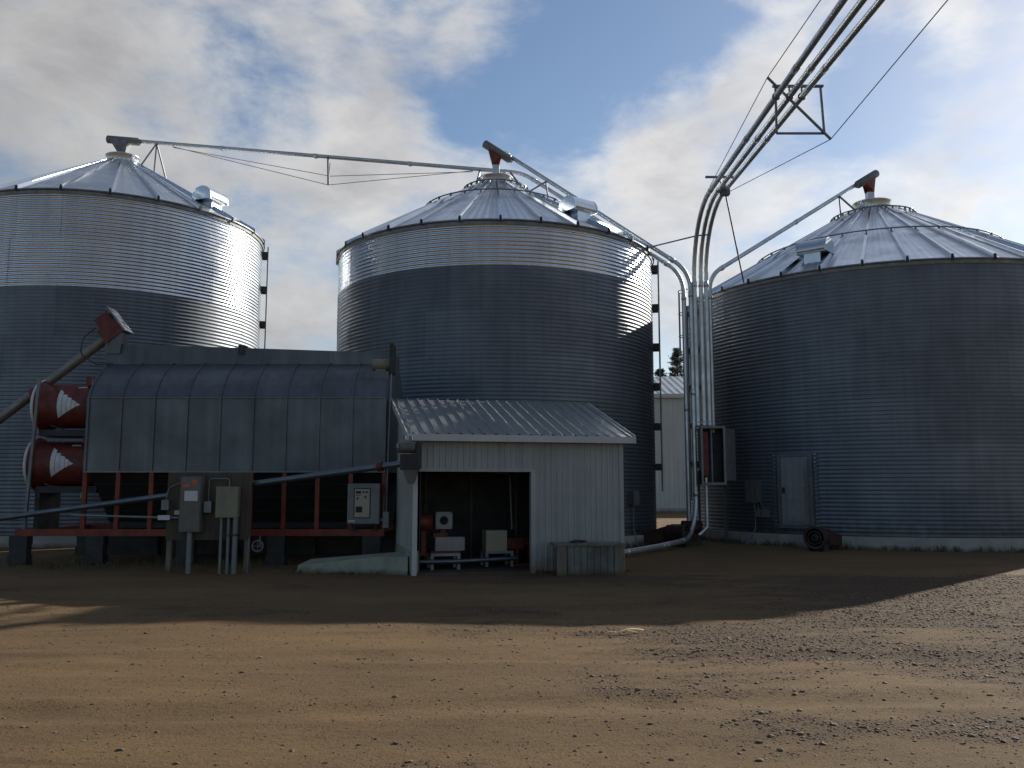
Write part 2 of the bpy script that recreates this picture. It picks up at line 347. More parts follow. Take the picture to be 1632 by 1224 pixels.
def make_bin(cx, cy, R, z0, ze, nring, ncorr, new_rings, rc, zc, npan, off, vents, hoops, label):
    t = thing('grain_bin', label, 'grain bin', (cx, cy, 0), 0, 'corrugated steel grain bins')
    f = MB(); f.lathe([(0, z0), (R+.16, z0), (R+.16, -.2)], 96, smooth=False); f.build('foundation', 'concrete', t)
    h = (ze-z0)/nring; me = corr_sheet(R, h, ncorr, .0062); me2 = corr_sheet(R, h, ncorr) if new_rings else None
    for k in range(nring):
        new = k >= nring-new_rings
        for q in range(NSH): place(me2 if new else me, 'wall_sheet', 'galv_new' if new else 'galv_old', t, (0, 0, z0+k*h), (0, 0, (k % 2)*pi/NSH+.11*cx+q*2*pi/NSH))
    zr = zc-.22                                     # roof sheets end under the collar
    def rz(r): return ze+.03+(R+.08-r)/(R+.08-rc)*(zr-ze-.03)
    # one roof panel, from local angle 0 to da
    da = 2*pi/npan; m = MB(); nt_, nr = 22, 9; vs = []
    for j in range(nr+1):
        r = rc-.05+(R+.08-rc+.05)*j/nr
        for i in range(nt_+1):
            tt = i/nt_; a = da*tt
            fl = .014*(.5-.5*cos(2*pi*5*tt))*min(1, r/R*1.3)
            lap = .012 if j >= 5 else 0
            vs.append((r*cos(a), r*sin(a), rz(r)+fl-lap))
    m.add(vs, [(j*(nt_+1)+i, (j+1)*(nt_+1)+i, (j+1)*(nt_+1)+i+1, j*(nt_+1)+i+1) for j in range(nr) for i in range(nt_)], True)
    pm = m.mesh('roof_panel')
    rb = MB(); ends = []
    for r in (rc-.02, R+.085):
        w = .04 if r > 1 else .022; z = rz(r); hh = .125 if r > 1 else .07
        bw = w+(hh+.02)*.116
        ends.append([(r, -bw, z-.02), (r, -w, z+hh), (r, w, z+hh), (r, bw, z-.02)])
    rb.prism(*ends); rm = rb.mesh('roof_rib')
    cl = MB(); r = R+.09; z = rz(R+.085)
    cl.prism([(r, -.045, z-.05), (r, .045, z-.05), (r, .02, z+.115), (r, -.02, z+.115)], [(r+.02, -.045, z-.05), (r+.02, .045, z-.05), (r+.02, .02, z+.115), (r+.02, -.02, z+.115)])
    cm = cl.mesh('rib_end_clip')
    for k in range(npan):
        a = off+k*da-pi/2
        p = place(pm, 'roof_panel', 'galv_roof', t, (0, 0, 0), (0, 0, a))
        place(rm, 'roof_rib', 'galv_rib', p); place(cm, 'rib_end_clip', 'dark_steel', p)
    e = MB(); e.lathe([(R+.012, ze-.10), (R+.035, ze-.10), (R+.05, ze+.03), (R+.085, ze+.045), (R+.085, ze+.01), (R+.012, ze-.03)], 128, smooth=False); e.build('eave_flashing', 'steel', t)
    c = MB(); c.lathe([(rc+.05, zr-.05), (rc+.05, zc-.02), (rc+.09, zc), (rc, zc+.03), (.0, zc+.09)], 40); c.build('peak_collar', 'galv_roof', t)
    for r in hoops:
        pts = [(r*cos(2*pi*k/96), r*sin(2*pi*k/96), rz(r)+.165) for k in range(96)]
        hb = MB(); hb.tube(pts, .022, 6, closed=True)
        for k in range(npan):
            a = off+k*da-pi/2; hb.box((r-.03, -.02, rz(r)+.04), (r+.03, .02, rz(r)+.18), Matrix.Rotation(a, 4, 'Z'))
        hb.build('roof_hoop', 'steel', t)
    for phi, r in vents:
        vm = MB(); z = rz(r)
        vm.box((-.24, -.27, -.30), (.24, .24, .20))
        vt = vm.build('roof_vent', 'galv_roof', t, tuple(dirp(phi)*r+V(0, 0, z)), (0, 0, phi))
        # local -y points outwards; hood is a half drum lying along x
        def prof(k):
            pts = [(.36, .14), (-.36, .14)]+[(-.36*cos(pi*i/14), .14+.10+.33*sin(pi*i/14)) for i in range(15)]
            return pts
        hd = MB(); P = prof(0); A = [(-.42, y, zz) for y, zz in P]; B = [(.42, y, zz) for y, zz in P]; n = len(P)
        hd.add(A+B, [(i, (i+1) % n, n+(i+1) % n, n+i) for i in range(n)], True)
        hd.build('hood', 'galv_roof', vt)
        for sx in (-1, 1):
            pl = MB(); x0, x1 = sx*.405, sx*.435
            pl.prism([(min(x0, x1), y*1.03, .14+(zz-.14)*1.03-.01) for y, zz in P], [(max(x0, x1), y*1.03, .14+(zz-.14)*1.03-.01) for y, zz in P])
            pl.build('end_plate', 'galv_roof', vt)
    return t, rz
def ladder(t, R, phi, z0, z1, cage=False, step=1.24):
    # rails stand off the wall; rungs run along the wall
    d = dirp(phi); s = V(-d.y, d.x, 0); m = MB(); so = .2
    for w in (-.2, .2):
        m.beam(d*(R+so)+s*w+V(0, 0, z0), d*(R+so)+s*w+V(0, 0, z1), .045, .02)
    z = z0+.2
    while z < z1-.1:
        m.tube([d*(R+so)+s*-.2+V(0, 0, z), d*(R+so)+s*.2+V(0, 0, z)], .013, 6); z += .3
    l = m.build('ladder', 'steel', t)
    z = z1-.28
    while z > z0:
        b = MB()
        for w in (-.2, .2): b.beam(d*(R-.01)+s*w+V(0, 0, z), d*(R+so+.01)+s*w+V(0, 0, z), .02, .2)
        b.beam(d*(R+.02)+s*-.2+V(0, 0, z), d*(R+.02)+s*.2+V(0, 0, z), .02, .05)
        b.build('standoff_bracket', 'dark_steel', l); z -= step
    if cage:
        for z in [z1+.45-.75*k for k in range(4)]:
            h = MB(); pts = [d*(R+so)+s*(.33*cos(a))+d*(.34*sin(a))+V(0, 0, z) for a in [pi*k/12 for k in range(13)]]
            h.tube(pts, .016, 6); h.build('cage_hoop', 'steel', l)
        v = MB()
        for a in (.25*pi, .5*pi, .75*pi):
            p = d*(R+so)+s*(.33*cos(a))+d*(.34*sin(a)); v.beam(p+V(0, 0, z1-1.6), p+V(0, 0, z1+.45), .03, .008)
        for w in (-.33, .33):
            v.beam(d*(R+so)+s*w+V(0, 0, z1-1.6), d*(R+so)+s*w+V(0, 0, z1+.45), .03, .02)
            for z in (z1-1.35, z1-.3): v.beam(d*(R+so)+s*w+V(0, 0, z), d*(R+so)+s*(w*.58)+V(0, 0, z), .025, .02)
        v.build('cage_strap', 'steel', l)
    return l
B1 = (-13.37, 28.73); B2 = (-.53, 27.6); B3 = (12.32, 28.8)
bin1, rz1 = make_bin(*B1, 4.70, .30, 10.07, 7, 13, 2, .47, 12.88, 23, R_(21.5), [(R_(70), 3.75)], [], 'tall grain bin with two shiny top rings standing behind the dryer')
bin2, rz2 = make_bin(*B2, 5.00, .30, 8.71, 7, 11, 1, .50, 11.70, 29, R_(2.5), [(R_(37), 4.05), (R_(-96), 4.6)], [2.35, 1.05], 'grain bin with one shiny top ring standing behind the white shed')
bin3, rz3 = make_bin(*B3, 6.33, .33, 7.62, 6, 11, 0, .55, 11.27, 36, R_(-6), [(R_(-40), 5.45)], [3.9, 1.35], 'wide dull grey grain bin with a walk-in door low in its wall')
ladder(bin1, 4.70, R_(106), 1.5, 10.05)
ladder(bin2, 5.00, R_(81), 1.5, 8.72)
ladder(bin3, 6.33, R_(-84), 1.2, 7.6, True)
def wall_frame(phi, R):                              # matrix: x along wall (east when phi 0), y into wall, z up
    return Matrix.Translation(dirp(phi)*R) @ Matrix.Rotation(phi, 4, 'Z')
def part_on_wall(t, phi, R, name, m, fn, parent=None):
    b = MB(); fn(b, wall_frame(phi, R)); return b.build(name, m, parent or t)
# walk-in door of the wide bin
ph = R_(-44.5); Rw = 6.33
dr = part_on_wall(bin3, ph, Rw, 'door_frame', 'steel', lambda b, M: [b.box((-.52, -.07, .5), (-.42, .1, 2.55), M), b.box((.42, -.07, .5), (.52, .1, 2.55), M), b.box((-.42, -.07, 2.47), (.42, .1, 2.55), M), b.box((-.42, -.07, .5), (.42, .1, .58), M)])
dl = part_on_wall(bin3, ph, Rw, 'door_leaf', 'door_paint', lambda b, M: [b.box((-.41, -.06, .59), (.41, -.02, 2.46), M), b.box((-.33, -.075, .68), (.33, -.061, 1.2), M), b.box((-.33, -.075, 1.28), (.33, -.061, 2.38), M)], None)
part_on_wall(bin3, ph, Rw, 'door_edge_strip', 'galv_new', lambda b, M: b.box((.27, -.092, .62), (.40, -.077, 2.42), M))
part_on_wall(bin3, ph, Rw, 'handle', 'dark_steel', lambda b, M: b.box((-.36, -.12, 1.45), (-.30, -.077, 1.62), M))
for sx in (-1, 1):
    for k in range(19): part_on_wall(bin3, ph, Rw, 'closure_tab', 'galv_new', lambda b, M: b.box((sx*.60-.045, -.055, .56+.108*k), (sx*.60+.045, .02, .60+.108*k), M))

# ------------------------------------------------------------------ conveying pipes
PR = .066
def pipe(label, pts, rad=1.1, r=PR, couple=3.0, group='galvanised conveying pipes'):
    t = thing('conveying_pipe', label, 'pipe', tuple(pts[-1]), 0, group); o = Vector(pts[-1])
    P = fillet([Vector(p)-o for p in pts], rad, 10); m = MB(); m.tube(P, r, 14); m.build('tube', 'galv_pipe', t)
    for a, b in zip(P[:-1], P[1:]):
        L = (b-a).length
        if L > 1.2:
            n = max(1, int(L/couple)); d = (b-a).normalized()
            for k in range(n+1):
                c = a+d*(.12+(L-.24)*k/n); cm = MB(); cm.tube([c-d*.09, c-d*.085, c+d*.085, c+d*.09], [r*1.02, r*1.13, r*1.13, r*1.02], 14); cm.tube([c-d*.05+V(0, 0, -r*1.2), c+d*.05+V(0, 0, -r*1.2)], .018, 6)
                cm.build('coupling', 'galv_pipe', t)
    return t
def head(t, peak, tip, dirv, zc, coner, red):       # end housing + hopper + downspout over a bin peak, world coords -> local
    o = t.location; d = Vector(dirv).normalized(); tip = Vector(tip)-o; m = MB()
    a = tip-d*.18; b = tip+d*.92
    m.tube([a, b, b+d*.001, b+d*.10], [.135, .135, .10, .085], 18); m.build('end_housing', 'steel', t)
    p = Vector(peak)-o
    hop = MB(); top = tip+d*.26
    n = 4; A = []; Bm = []; Cc = []
    for sx, sy in ((-1, -1), (1, -1), (1, 1), (-1, 1)):
        A.append(top+d*(.34*sx)+V(0, 1, 0)*(.142*sy)+V(0, 0, -.02)); Bm.append(V(p.x+.115*sx, p.y+.115*sy, top.z-.52)); Cc.append(V(p.x+.11*sx, p.y+.11*sy, p.z+.02))
    hop.prism(Bm, A); hop.build('hopper', red, t)
    sp = MB(); sp.prism(Cc, [q+V(0, 0, .01) for q in Bm]); sp.build('downspout', 'galv_pipe', t)
def struts(t, pairs, w=.045):
    o = t.location
    for a, b in pairs:
        m = MB(); m.beam(Vector(a)-o, Vector(b)-o, w); m.build('support_strut', 'steel', t)
def roofpt(Bc, rz, r, phi, up=.0):
    d = dirp(phi); return V(Bc[0]+d.x*r, Bc[1]+d.y*r, rz(r)+up)
# bin 2 pipe
pA_top = V(-.76, 27.62, 12.83); cA = V(5.25, 25.05, 7.95)
pA = pipe('pipe sloping from the red-hoppered head of the shed-side bin down past its eave', [pA_top+V(.5, -.1, -.25), cA, V(5.25, 25.05, .22), V(3.95, 22.7, .14), V(2.62, 20.5, .12), V(1.3, 18.8, .12)], 1.15)
dA = (cA-pA_top).normalized(); head(pA, (-.53, 27.6, 11.75), pA_top, dA, 0, .4, 'red')
sA = pA_top+dA*2.5
struts(pA, [(sA, roofpt(B2, rz2, 1.35, R_(52))), (sA, roofpt(B2, rz2, 1.75, R_(88)))])
# bin 1 pipe: over bin 2, then alongside the other
pB_top = V(-13.75, 28.73, 13.52); mid = V(.35, 28.15, 12.12); cB = V(5.08, 25.22, 7.9)
pB = pipe('long nearly level pipe strung between the two bin peaks behind the dryer', [pB_top+V(.5, 0, -.02), mid, cB, V(5.08, 25.22, .5)], 1.15)
dB = (mid-pB_top).normalized(); head(pB, (-13.37, 28.73, 12.92), pB_top, dB, 0, .4, 'steel')
s1 = pB_top+dB*1.55; struts(pB, [(s1, roofpt(B1, rz1, .9, R_(62))), (s1, roofpt(B1, rz1, 1.6, R_(85))), (s1, roofpt(B1, rz1, 1.0, R_(120)))])
s2 = pB_top+dB*12.75; struts(pB, [(s2, roofpt(B2, rz2, .75, R_(-60))), (s2, roofpt(B2, rz2, .72, R_(-115)))])
s3 = pB_top+dB*13.75; struts(pB, [(s3, roofpt(B2, rz2, 1.0, R_(70))), (s3, roofpt(B2, rz2, 1.25, R_(110)))])
# king post and stay cables under the long span
k0 = pB_top+dB*7.55; kb = k0+V(.02, 0, -.98); o = pB.location
kp = MB(); kp.beam(k0-o+V(0, -.06, 0), kb-o, .06, .04); kp.beam(k0-o+V(0, .3, -.1), kb-o+V(0, 0, .02), .035); kp.build('king_post', 'steel', pB)
for z_off, y_off in ((0, 0), (.42, .3)):
    for e in (pB_top+dB*2.1, pB_top+dB*12.5):
        cb = MB(); cb.tube([kb+V(0, y_off, z_off)-o, e+V(0, y_off*.3, -.07)-o], .011, 5); cb.build('stay_cable', 'cable', pB)
# bin 3 pipe
pC_top = V(12.44, 28.85, 12.30); cC = V(5.84, 25.2, 7.85)
pC = pipe('pipe sloping from the head of the wide dull bin down to the pipe cluster', [pC_top+V(-.4, -.1, -.22), cC, V(5.84, 25.2, 3.2)], .9)
dC = (cC-pC_top).normalized(); head(pC, (12.26, 28.8, 11.33), pC_top+dC*.02, dC, 0, .4, 'red')
sC = pC_top+dC*2.05; struts(pC, [(sC, roofpt(B3, rz3, 1.25, R_(-75))), (sC, roofpt(B3, rz3, .85, R_(-60)))])
# three long overhead pipes
OH = []
PR_BEND = 2.0
for k, (xv, top, lab) in enumerate(((5.36, V(5.68, 14, 9.9), 'outermost'), (5.54, V(6.01, 14, 9.9), 'middle'), (5.70, V(6.32, 14, 9.9), 'innermost'))):
    c = V(xv, 25.0, 9.62); far = c+(top-c)*2.6
    OH.append((c, top))
    pipe({'outermost': 'overhead pipe of the three, the one on the side of the shed', 'middle': 'middle one of the three parallel overhead pipes', 'innermost': 'overhead pipe of the three, the one on the side of the wide dull bin'}[lab],
         [far, c, V(xv, 25.0, 3.3)], PR_BEND, PR, 3.2)
def ohp(k, Y):
    c, t_ = OH[k]; return c+(t_-c)*((25-Y)/11)
# truss frame round the pipes
tf = thing('truss_frame', 'square steel truss frame with a diagonal rod around the overhead pipes', 'truss frame', tuple(ohp(1, 17.5)))
o = tf.location; a0 = V(5.57, 17.5, 9.93); a1 = V(6.52, 17.5, 9.93); a2 = V(6.56, 17.5, 9.0); a3 = V(5.56, 17.5, 9.0)
a0.z = a1.z = 10.06-.02
for nm, p, q, w in (('top_bar', a0-V(.06, 0, 0), a1+V(.06, 0, 0), .075), ('side_bar', a0, a3, .04), ('side_bar', a1, a2, .04), ('bottom_bar', a3, a2, .04), ('diagonal_rod', V(5.40, 17.47, 10.22), V(6.68, 17.47, 8.86), .045)):
    m = MB(); m.beam(p-o, q-o, w, .04); m.build(nm, 'steel', tf)
m = MB(); 
for k in range(3):
    p = ohp(k, 17.5)-o
    m.tube([p+V(PR*1.15*cos(2*pi*j/14), 0, PR*1.15*sin(2*pi*j/14)) for j in range(14)], .014, 5, closed=True)
    m.beam(p+V(0, 0, PR), V(p.x, 0, a0.z-o.z-.01), .03)
m.build('pipe_clamp', 'steel', tf)
endA = ohp(0, 22.9); endC = ohp(2, 22.9)
for tip, e, farx in ((V(5.40, 17.47, 10.22), endA+V(-.02, 0, .1), -.02), (V(6.68, 17.47, 8.86), endC+V(.1, 0, -.05), .45)):
    c = MB(); c.tube([e-o, tip-o], .010, 5); c.build('stay_cable', 'cable', tf)
    t2 = ohp(0 if farx < 0 else 2, -3.0)+V(farx*.3, 0, .1); c = MB(); c.tube([tip-o, t2-o], .010, 5); c.build('stay_cable', 'cable', tf)
# small cross bracket near the bends
cb = thing('pipe_crossbar', 'short crossbar bracket tying the three overhead pipes at their bends', 'crossbar', tuple(ohp(1, 22.2)))
o = cb.location; m = MB(); m.beam(ohp(0, 22.2)-o+V(-.32, 0, .09), ohp(2, 22.2)-o+V(.10, 0, .09), .06, .05); m.build('bar', 'steel', cb)
m = MB(); m.beam(ohp(0, 22.2)-o+V(.06, 0, .07), ohp(2, 23.0)-o+V(-.05, 0, .0), .035); m.build('diagonal', 'steel', cb)
m = MB(); q = ohp(2, 22.95)-o
m.box((q.x-.12, q.y-.1, q.z-.13), (q.x+.12, q.y+.1, q.z+.13)); m.build('clamp_block', 'steel', cb)
br = MB(); br.tube([ohp(2, 22.95)+V(.02, 0, -.12), roofpt(B3, rz3, 6.36, R_(-58), .03)], .022, 8)
tag(br.build('brace_rod', 'steel'), 'thin brace rod from the overhead pipes down to the wide dull bin eave', 'brace rod')
br = MB(); br.tube([V(5.72, 24.50, 8.90), V(5.36, 24.55, 8.88), roofpt(B2, rz2, 5.06, R_(66), .05)], .022, 8)
tag(br.build('brace_rod', 'steel'), 'thin brace rod from the pipe cluster to the eave of the shed-side bin', 'brace rod')

# ------------------------------------------------------------------ valve cabinet at the foot of the cluster
vc = thing('valve_cabinet', 'open steel valve cabinet with red valves hung below the vertical pipes', 'cabinet', (5.72, 24.95, 0)); 
x0, x1, y0, y1, zb, zt = -.34, .36, -.18, .22, 1.70, 3.36
m = MB()
for x in (x0, x1-.06): m.box((x, y0, zb), (x+.06, y0+.05, zt))
m.box((x0, y0-.003, zt-.06), (x1, y0+.05, zt+.002)); m.box((x0, y0-.003, zb-.002), (x1, y0+.05, zb+.06)); m.build('frame', 'pvc', vc)
m = MB(); m.box((x0+.005, y1, zb), (x1-.005, y1+.02, zt)); m.box((x0+.004, y0+.05, zb+.01), (x0+.02, y1, zt-.01)); m.box((x1-.02, y0+.05, zb+.01), (x1-.004, y1, zt-.01)); m.box((x0, y0+.05, zt-.02), (x1, y1, zt)); m.box((x0, y0+.05, zb), (x1, y1, zb+.02)); m.build('housing', 'dark_steel', vc)
m = MB(); m.box((0, -.02, zb+.12), (.62, .0, zt-.06)); dd = m.build('door_leaf', 'pvc', vc, (x1+.005, y0+.01, 0), (0, 0, R_(52)))
for xx in (-.2, ):
    m = MB(); m.box((xx-.09, -.05, 1.95), (xx+.09, .12, 3.2)); m.build('valve_body', 'red', vc)
m = MB(); m.tube([(.0, 0, 1.72), (.0, 0, 3.3)], .03, 8); m.build('riser', 'pvc', vc)
for xx in (-.36, .38):
    m = MB(); m.box((xx-.03, .1, -.05), (xx+.03, .16, zb+.4)); m.build('post', 'dark_steel', vc)
m = MB(); m.tube(fillet([(-.18, .02, 1.9), (-.18, .02, .5), (-.42, -.1, .3), (-.46, -.1, .3)], .1), .05, 10); m.build('outlet_tube', 'galv_pipe', vc)
dv = thing('diverter_valve', 'dark red diverter valve standing on the ground under the pipe cluster', 'valve', (5.12, 25.12, 0))
m = MB(); m.box((-.22, -.2, -.05), (.25, .25, .10)); m.build('base_plate', 'dark_steel', dv)
m = MB(); m.lathe([(.0, -.28), (.2, -.28), (.2, .28), (0, .28)], 20, 'x', (.02, .06, .48)); m.build('rotor_housing', 'red_dull', dv)
m = MB(); m.box((-.14, -.1, .08), (.18, .2, .34)); m.build('pedestal', 'red_dull', dv)
m = MB(); m.lathe([(0, -.16), (.1, -.16), (.1, .16), (0, .16)], 16, 'x', (-.40, .06, .48)); m.build('motor', 'dark_steel', dv)

# ------------------------------------------------------------------ grain dryer
dy = thing('grain_dryer', 'long grey sheet-metal grain dryer on an orange skid with two red fans', 'grain dryer', (-9.05, 18.5, 0))
NP, PW = 9, 6.34/9
zb, zs, ztp = 1.96, 3.52, 4.40
def sect(): return [(0, zb), (0, zs)]+[(y, zs+z) for y, z in ARC[1:]]+[(3-y, zs+z) for y, z in ARC[:0:-1]]+[(3.0, zs), (3.0, zb)]
m = MB(); m.box((.004, 0, zb), (PW-.004, .04, zs-.004)); m.box((-.025, -.03, zb), (.025, .0, zs)); wp = m.mesh('wall_panel')
ARC = [(1.0*(1-cos(R_(12+46*k/7))-(1-cos(R_(12))))/(cos(R_(12))-cos(R_(58))), (ztp-zs)*(sin(R_(12+46*k/7))-sin(R_(12)))/(sin(R_(58))-sin(R_(12)))) for k in range(8)]
def arc_sheet(m, x0_, x1_, off):
    n_ = len(ARC); a_ = []; b_ = []
    for i_, (y_, z_) in enumerate(ARC):
        p_, q_ = ARC[max(0, i_-1)], ARC[min(n_-1, i_+1)]; t_ = V(0, q_[0]-p_[0], q_[1]-p_[1]).normalized(); nn = V(0, -t_.z, t_.y)
        a_.append(V(0, y_, z_)+nn*off); b_.append(V(0, y_, z_)-nn*.03)
    vs = [v+V(x0_, 0, 0) for v in a_]+[v+V(x1_, 0, 0) for v in a_]+[v+V(x0_, 0, 0) for v in b_]+[v+V(x1_, 0, 0) for v in b_]
    fs = []
    for i_ in range(n_-1):
        fs += [(i_, n_+i_, n_+i_+1, i_+1), (2*n_+i_, 2*n_+i_+1, 3*n_+i_+1, 3*n_+i_), (i_, i_+1, 2*n_+i_+1, 2*n_+i_), (n_+i_, 3*n_+i_, 3*n_+i_+1, n_+i_+1)]
    m.add(vs, fs)
m = MB(); arc_sheet(m, .004, PW-.004, 0); arc_sheet(m, -.022, .022, .022); rp = m.mesh('roof_panel')
for k in range(NP):
    place(wp, 'wall_panel', 'dryer', dy, (k*PW, 0, 0)); place(rp, 'roof_panel', 'dryer', dy, (k*PW, 0, zs+.004))
m = MB(); m.box((NP*PW-.025, -.03, zb), (NP*PW+.025, .0, zs)); m.build('corner_rib', 'dryer', dy)
m = MB(); m.box((-.03, -.035, zs-.007), (NP*PW+.03, -.002, zs+.007)); m.build('shoulder_trim', 'steel', dy)
m = MB(); m.box((-.03, -.02, zb-.03), (NP*PW+.03, .03, zb-.002)); m.build('lower_trim', 'steel', dy)
for x in (-.02, NP*PW+.001):
    m = MB(); S = [(y if 0 < y < 3 else (y+.04 if y == 0 else y-.0), z-.01) for y, z in sect()]
    m.prism([(x, y, z) for y, z in S], [(x+.02, y, z) for y, z in S]); m.build('end_wall', 'dryer', dy)
m = MB(); m.add([(0, 3, zb), (NP*PW, 3, zb), (NP*PW, 3, zs), (0, 3, zs), (NP*PW, 2, ztp), (0, 2, ztp), (0, 1, ztp), (NP*PW, 1, ztp)], [(0, 1, 2, 3), (3, 2, 4, 5), (5, 4, 7, 6)]); m.build('back_panel', 'dryer', dy)
m = MB(); m.prism([(-.15, .95, 4.38), (-.15, 2.05, 4.38), (-.15, 2.05, 4.90), (-.15, .95, 4.86)], [(6.36, .95, 4.38), (6.36, 2.05, 4.38), (6.36, 2.05, 4.68), (6.36, .95, 4.64)]); m.build('leveling_auger_housing', 'dryer', dy)
m = MB(); m.box((2.85, .93, 4.6), (3.0, 1.2, 4.82)); m.build('junction_box', 'dark_steel', dy)
# inner grain columns under the skin
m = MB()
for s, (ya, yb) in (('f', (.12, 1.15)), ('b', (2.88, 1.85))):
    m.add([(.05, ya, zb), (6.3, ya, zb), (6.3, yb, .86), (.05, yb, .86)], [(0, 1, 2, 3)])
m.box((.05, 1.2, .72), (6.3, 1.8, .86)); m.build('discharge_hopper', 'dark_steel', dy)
for z in (1.10, 1.40, 1.68):
    m = MB(); m.tube([(.02, .16+(1.96-z)*.94-.05, z), (6.3, .16+(1.96-z)*.94-.05, z)], .012, 6); m.build('hopper_rail', 'dark_steel', dy)
for y in (0.0, 2.9):
    m = MB(); m.box((-1.40, y, .60), (6.36, y+.10, .745)); m.build('skid_beam', 'orange', dy)
for k in range(NP+1):
    m = MB(); m.box((k*PW-.045, .01, .747), (k*PW+.045, .09, zb-.03)); m.build('post', 'orange', dy)
    if k % 3 == 0:
        m = MB(); m.box((k*PW-.045, 2.91, .747), (k*PW+.045, 2.99, zb)); m.build('post', 'orange', dy)
for x in (-1.3, .3, 2.2, 4.1, 6.1):
    m = MB(); m.box((x-.06, .1, .61), (x+.06, 2.9, .72)); m.build('cross_beam', 'orange', dy)
    for y in (0.0, 2.85):
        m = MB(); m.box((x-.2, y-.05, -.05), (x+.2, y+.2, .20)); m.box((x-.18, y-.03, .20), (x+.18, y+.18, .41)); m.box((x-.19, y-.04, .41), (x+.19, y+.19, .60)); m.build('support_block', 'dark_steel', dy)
m = MB(); m.box((-.1, 2.935, .747), (6.36, 2.955, zb)); m.box((-1.3, 2.955, -.1), (6.36, 2.97, .60)); m.build('added_shade_backing', 'dark_steel', dy)  # added dark sheets: hide sunlit ground behind, keep the underside in shade
# fans
for zc_, xo in ((3.42, 0.0), (2.13, -.07)):
    m = MB(); r = .49
    m.lathe([(r+.10, -1.50+xo), (r+.11, -1.47+xo), (r+.03, -1.36+xo), (r, -1.22+xo), (r, -.40+xo), (r*.98, -.05)], 40, 'x', (0, 1.05, zc_))
    fh = m.build('fan_housing', 'red', dy)
    m = MB(); m.lathe([(r+.09, -1.515+xo), (r+.125, -1.50+xo), (r+.125, -1.455+xo), (r+.10, -1.45+xo)], 40, 'x', (0, 1.05, zc_)); m.build('inlet_rim', 'decal', fh)
    for rr in (.15, .3, .45, .6):
        m = MB(); m.tube([(-1.50+xo, 1.05+rr*cos(2*pi*k/28), zc_+rr*sin(2*pi*k/28)) for k in range(28)], .009, 5, closed=True); m.build('guard_ring', 'steel', fh)
    m = MB(); m.lathe([(.0, -1.30), (.16, -1.28), (.18, -.6), (0, -.58)], 20, 'x', (xo, 1.05, zc_)); m.build('fan_motor', 'dark_steel', fh)
    for k in range(6):
        a = k*pi/3; m = MB(); ca, sa = cos(a), sin(a)
        m.add([(-1.18+xo, 1.05+.15*ca, zc_+.15*sa), (-1.02+xo, 1.05+.15*ca-.1*sa, zc_+.15*sa+.1*ca), (-.98+xo, 1.05+.5*ca-.2*sa, zc_+.5*sa+.2*ca), (-1.20+xo, 1.05+.52*ca, zc_+.52*sa)], [(0, 1, 2, 3)]); m.build('fan_blade', 'steel', fh)
    # white printed wedge wrapped round the drum, broken by cuts
    m = MB(); xs_ = [-.98+xo, -.875+xo, -.77+xo, -.66+xo, -.56+xo, -.46+xo]
    for i in range(5):
        xa, xb = xs_[i]+.004, xs_[i+1]-.004; n = 8; vs = []
        for x in (xa, xb):
            u = (x-xs_[0])/(xs_[-1]-xs_[0]); hi = .80*(1-u)**1.0*(.80 if x == xa and i else 1.0); lo = -.62*(1-u)**1.25
            for j in range(n+1):
                a = lo+(hi-lo)*j/n; vs.append((x, 1.05-(r+.004)*cos(a), zc_+(r+.004)*sin(a)))
        m.add(vs, [(j, n+1+j, n+2+j, j+1) for j in range(n)], True)
    m.build('painted_wedge', 'decal', fh)
    m = MB(); a0_, a1_ = .92, 1.02
    m.add([(x, 1.05-(r+.005)*cos(a), zc_+(r+.005)*sin(a)) for x, a in ((-.62+xo, a0_), (-.42+xo, a0_), (-.42+xo, a1_), (-.62+xo, a1_))], [(0, 1, 2, 3)]); m.build('maker_plate', 'paper', fh)
    m = MB(); m.box((-.45, .75, zc_+.45), (-.05, 1.35, zc_+.66)); m.build('burner_box', 'red', fh)
m = MB(); m.beam((-1.48, .50, .7), (-1.36, .50, 4.0), .06, .06); m.build('fan_stand_post', 'pvc', dy)
for zz in (2.74, 1.50):
    m = MB(); m.box((-1.35, .6, zz), (-.02, 1.5, zz+.14)); m.build('fan_shelf', 'dark_steel', dy)
m = MB(); m.box((-1.35, .6, .60), (-1.25, 1.5, 1.50)); m.build('fan_stand', 'dark_steel', dy)
m = MB(); m.tube([(-.14, .42, 4.0), (-.20, .42, 1.5)], .018, 8); m.box((-.26, .38, 1.38), (-.14, .46, 1.5)); m.build('conduit', 'pvc', dy)
# leveling motor
m = MB(); m.box((5.75, .30, 3.94), (6.36, .70, 4.14)); m.build('motor_shelf', 'dryer', dy)
m = MB(); m.lathe([(0, -.2), (.12, -.2), (.13, -.17), (.13, .17), (.12, .2), (0, .2)], 20, 'x', (6.18, .5, 4.30)); m.box((6.05, .42, 4.13), (6.28, .58, 4.2)); m.build('leveling_motor', 'tan_box', dy)
m = MB(); m.box((6.37, .3, 4.1), (6.45, .75, 4.75)); m.build('belt_guard', 'dark_steel', dy)
m = MB(); m.tube([(6.45, .08, 4.05), (6.45, -.06, 3.2), (6.42, -.06, 1.75), (6.42, -.12, 1.0)], .018, 8); m.build('conduit', 'pvc', dy)
wh = MB(); wh.tube([(3.75+.11*cos(2*pi*k/24), -.12, .40+.11*sin(2*pi*k/24)) for k in range(24)], .022, 8, closed=True)
for k in range(4): wh.beam((3.75, -.12, .40), (3.75+.11*cos(k*pi/2), -.12, .40+.11*sin(k*pi/2)), .015)
wh.tube([(3.75, -.13, .40), (3.75, .06, .40)], .014, 6); wh.beam((3.75, .05, .36), (3.75, .05, .62), .04); wh.build('hand_wheel', 'pvc', dy)

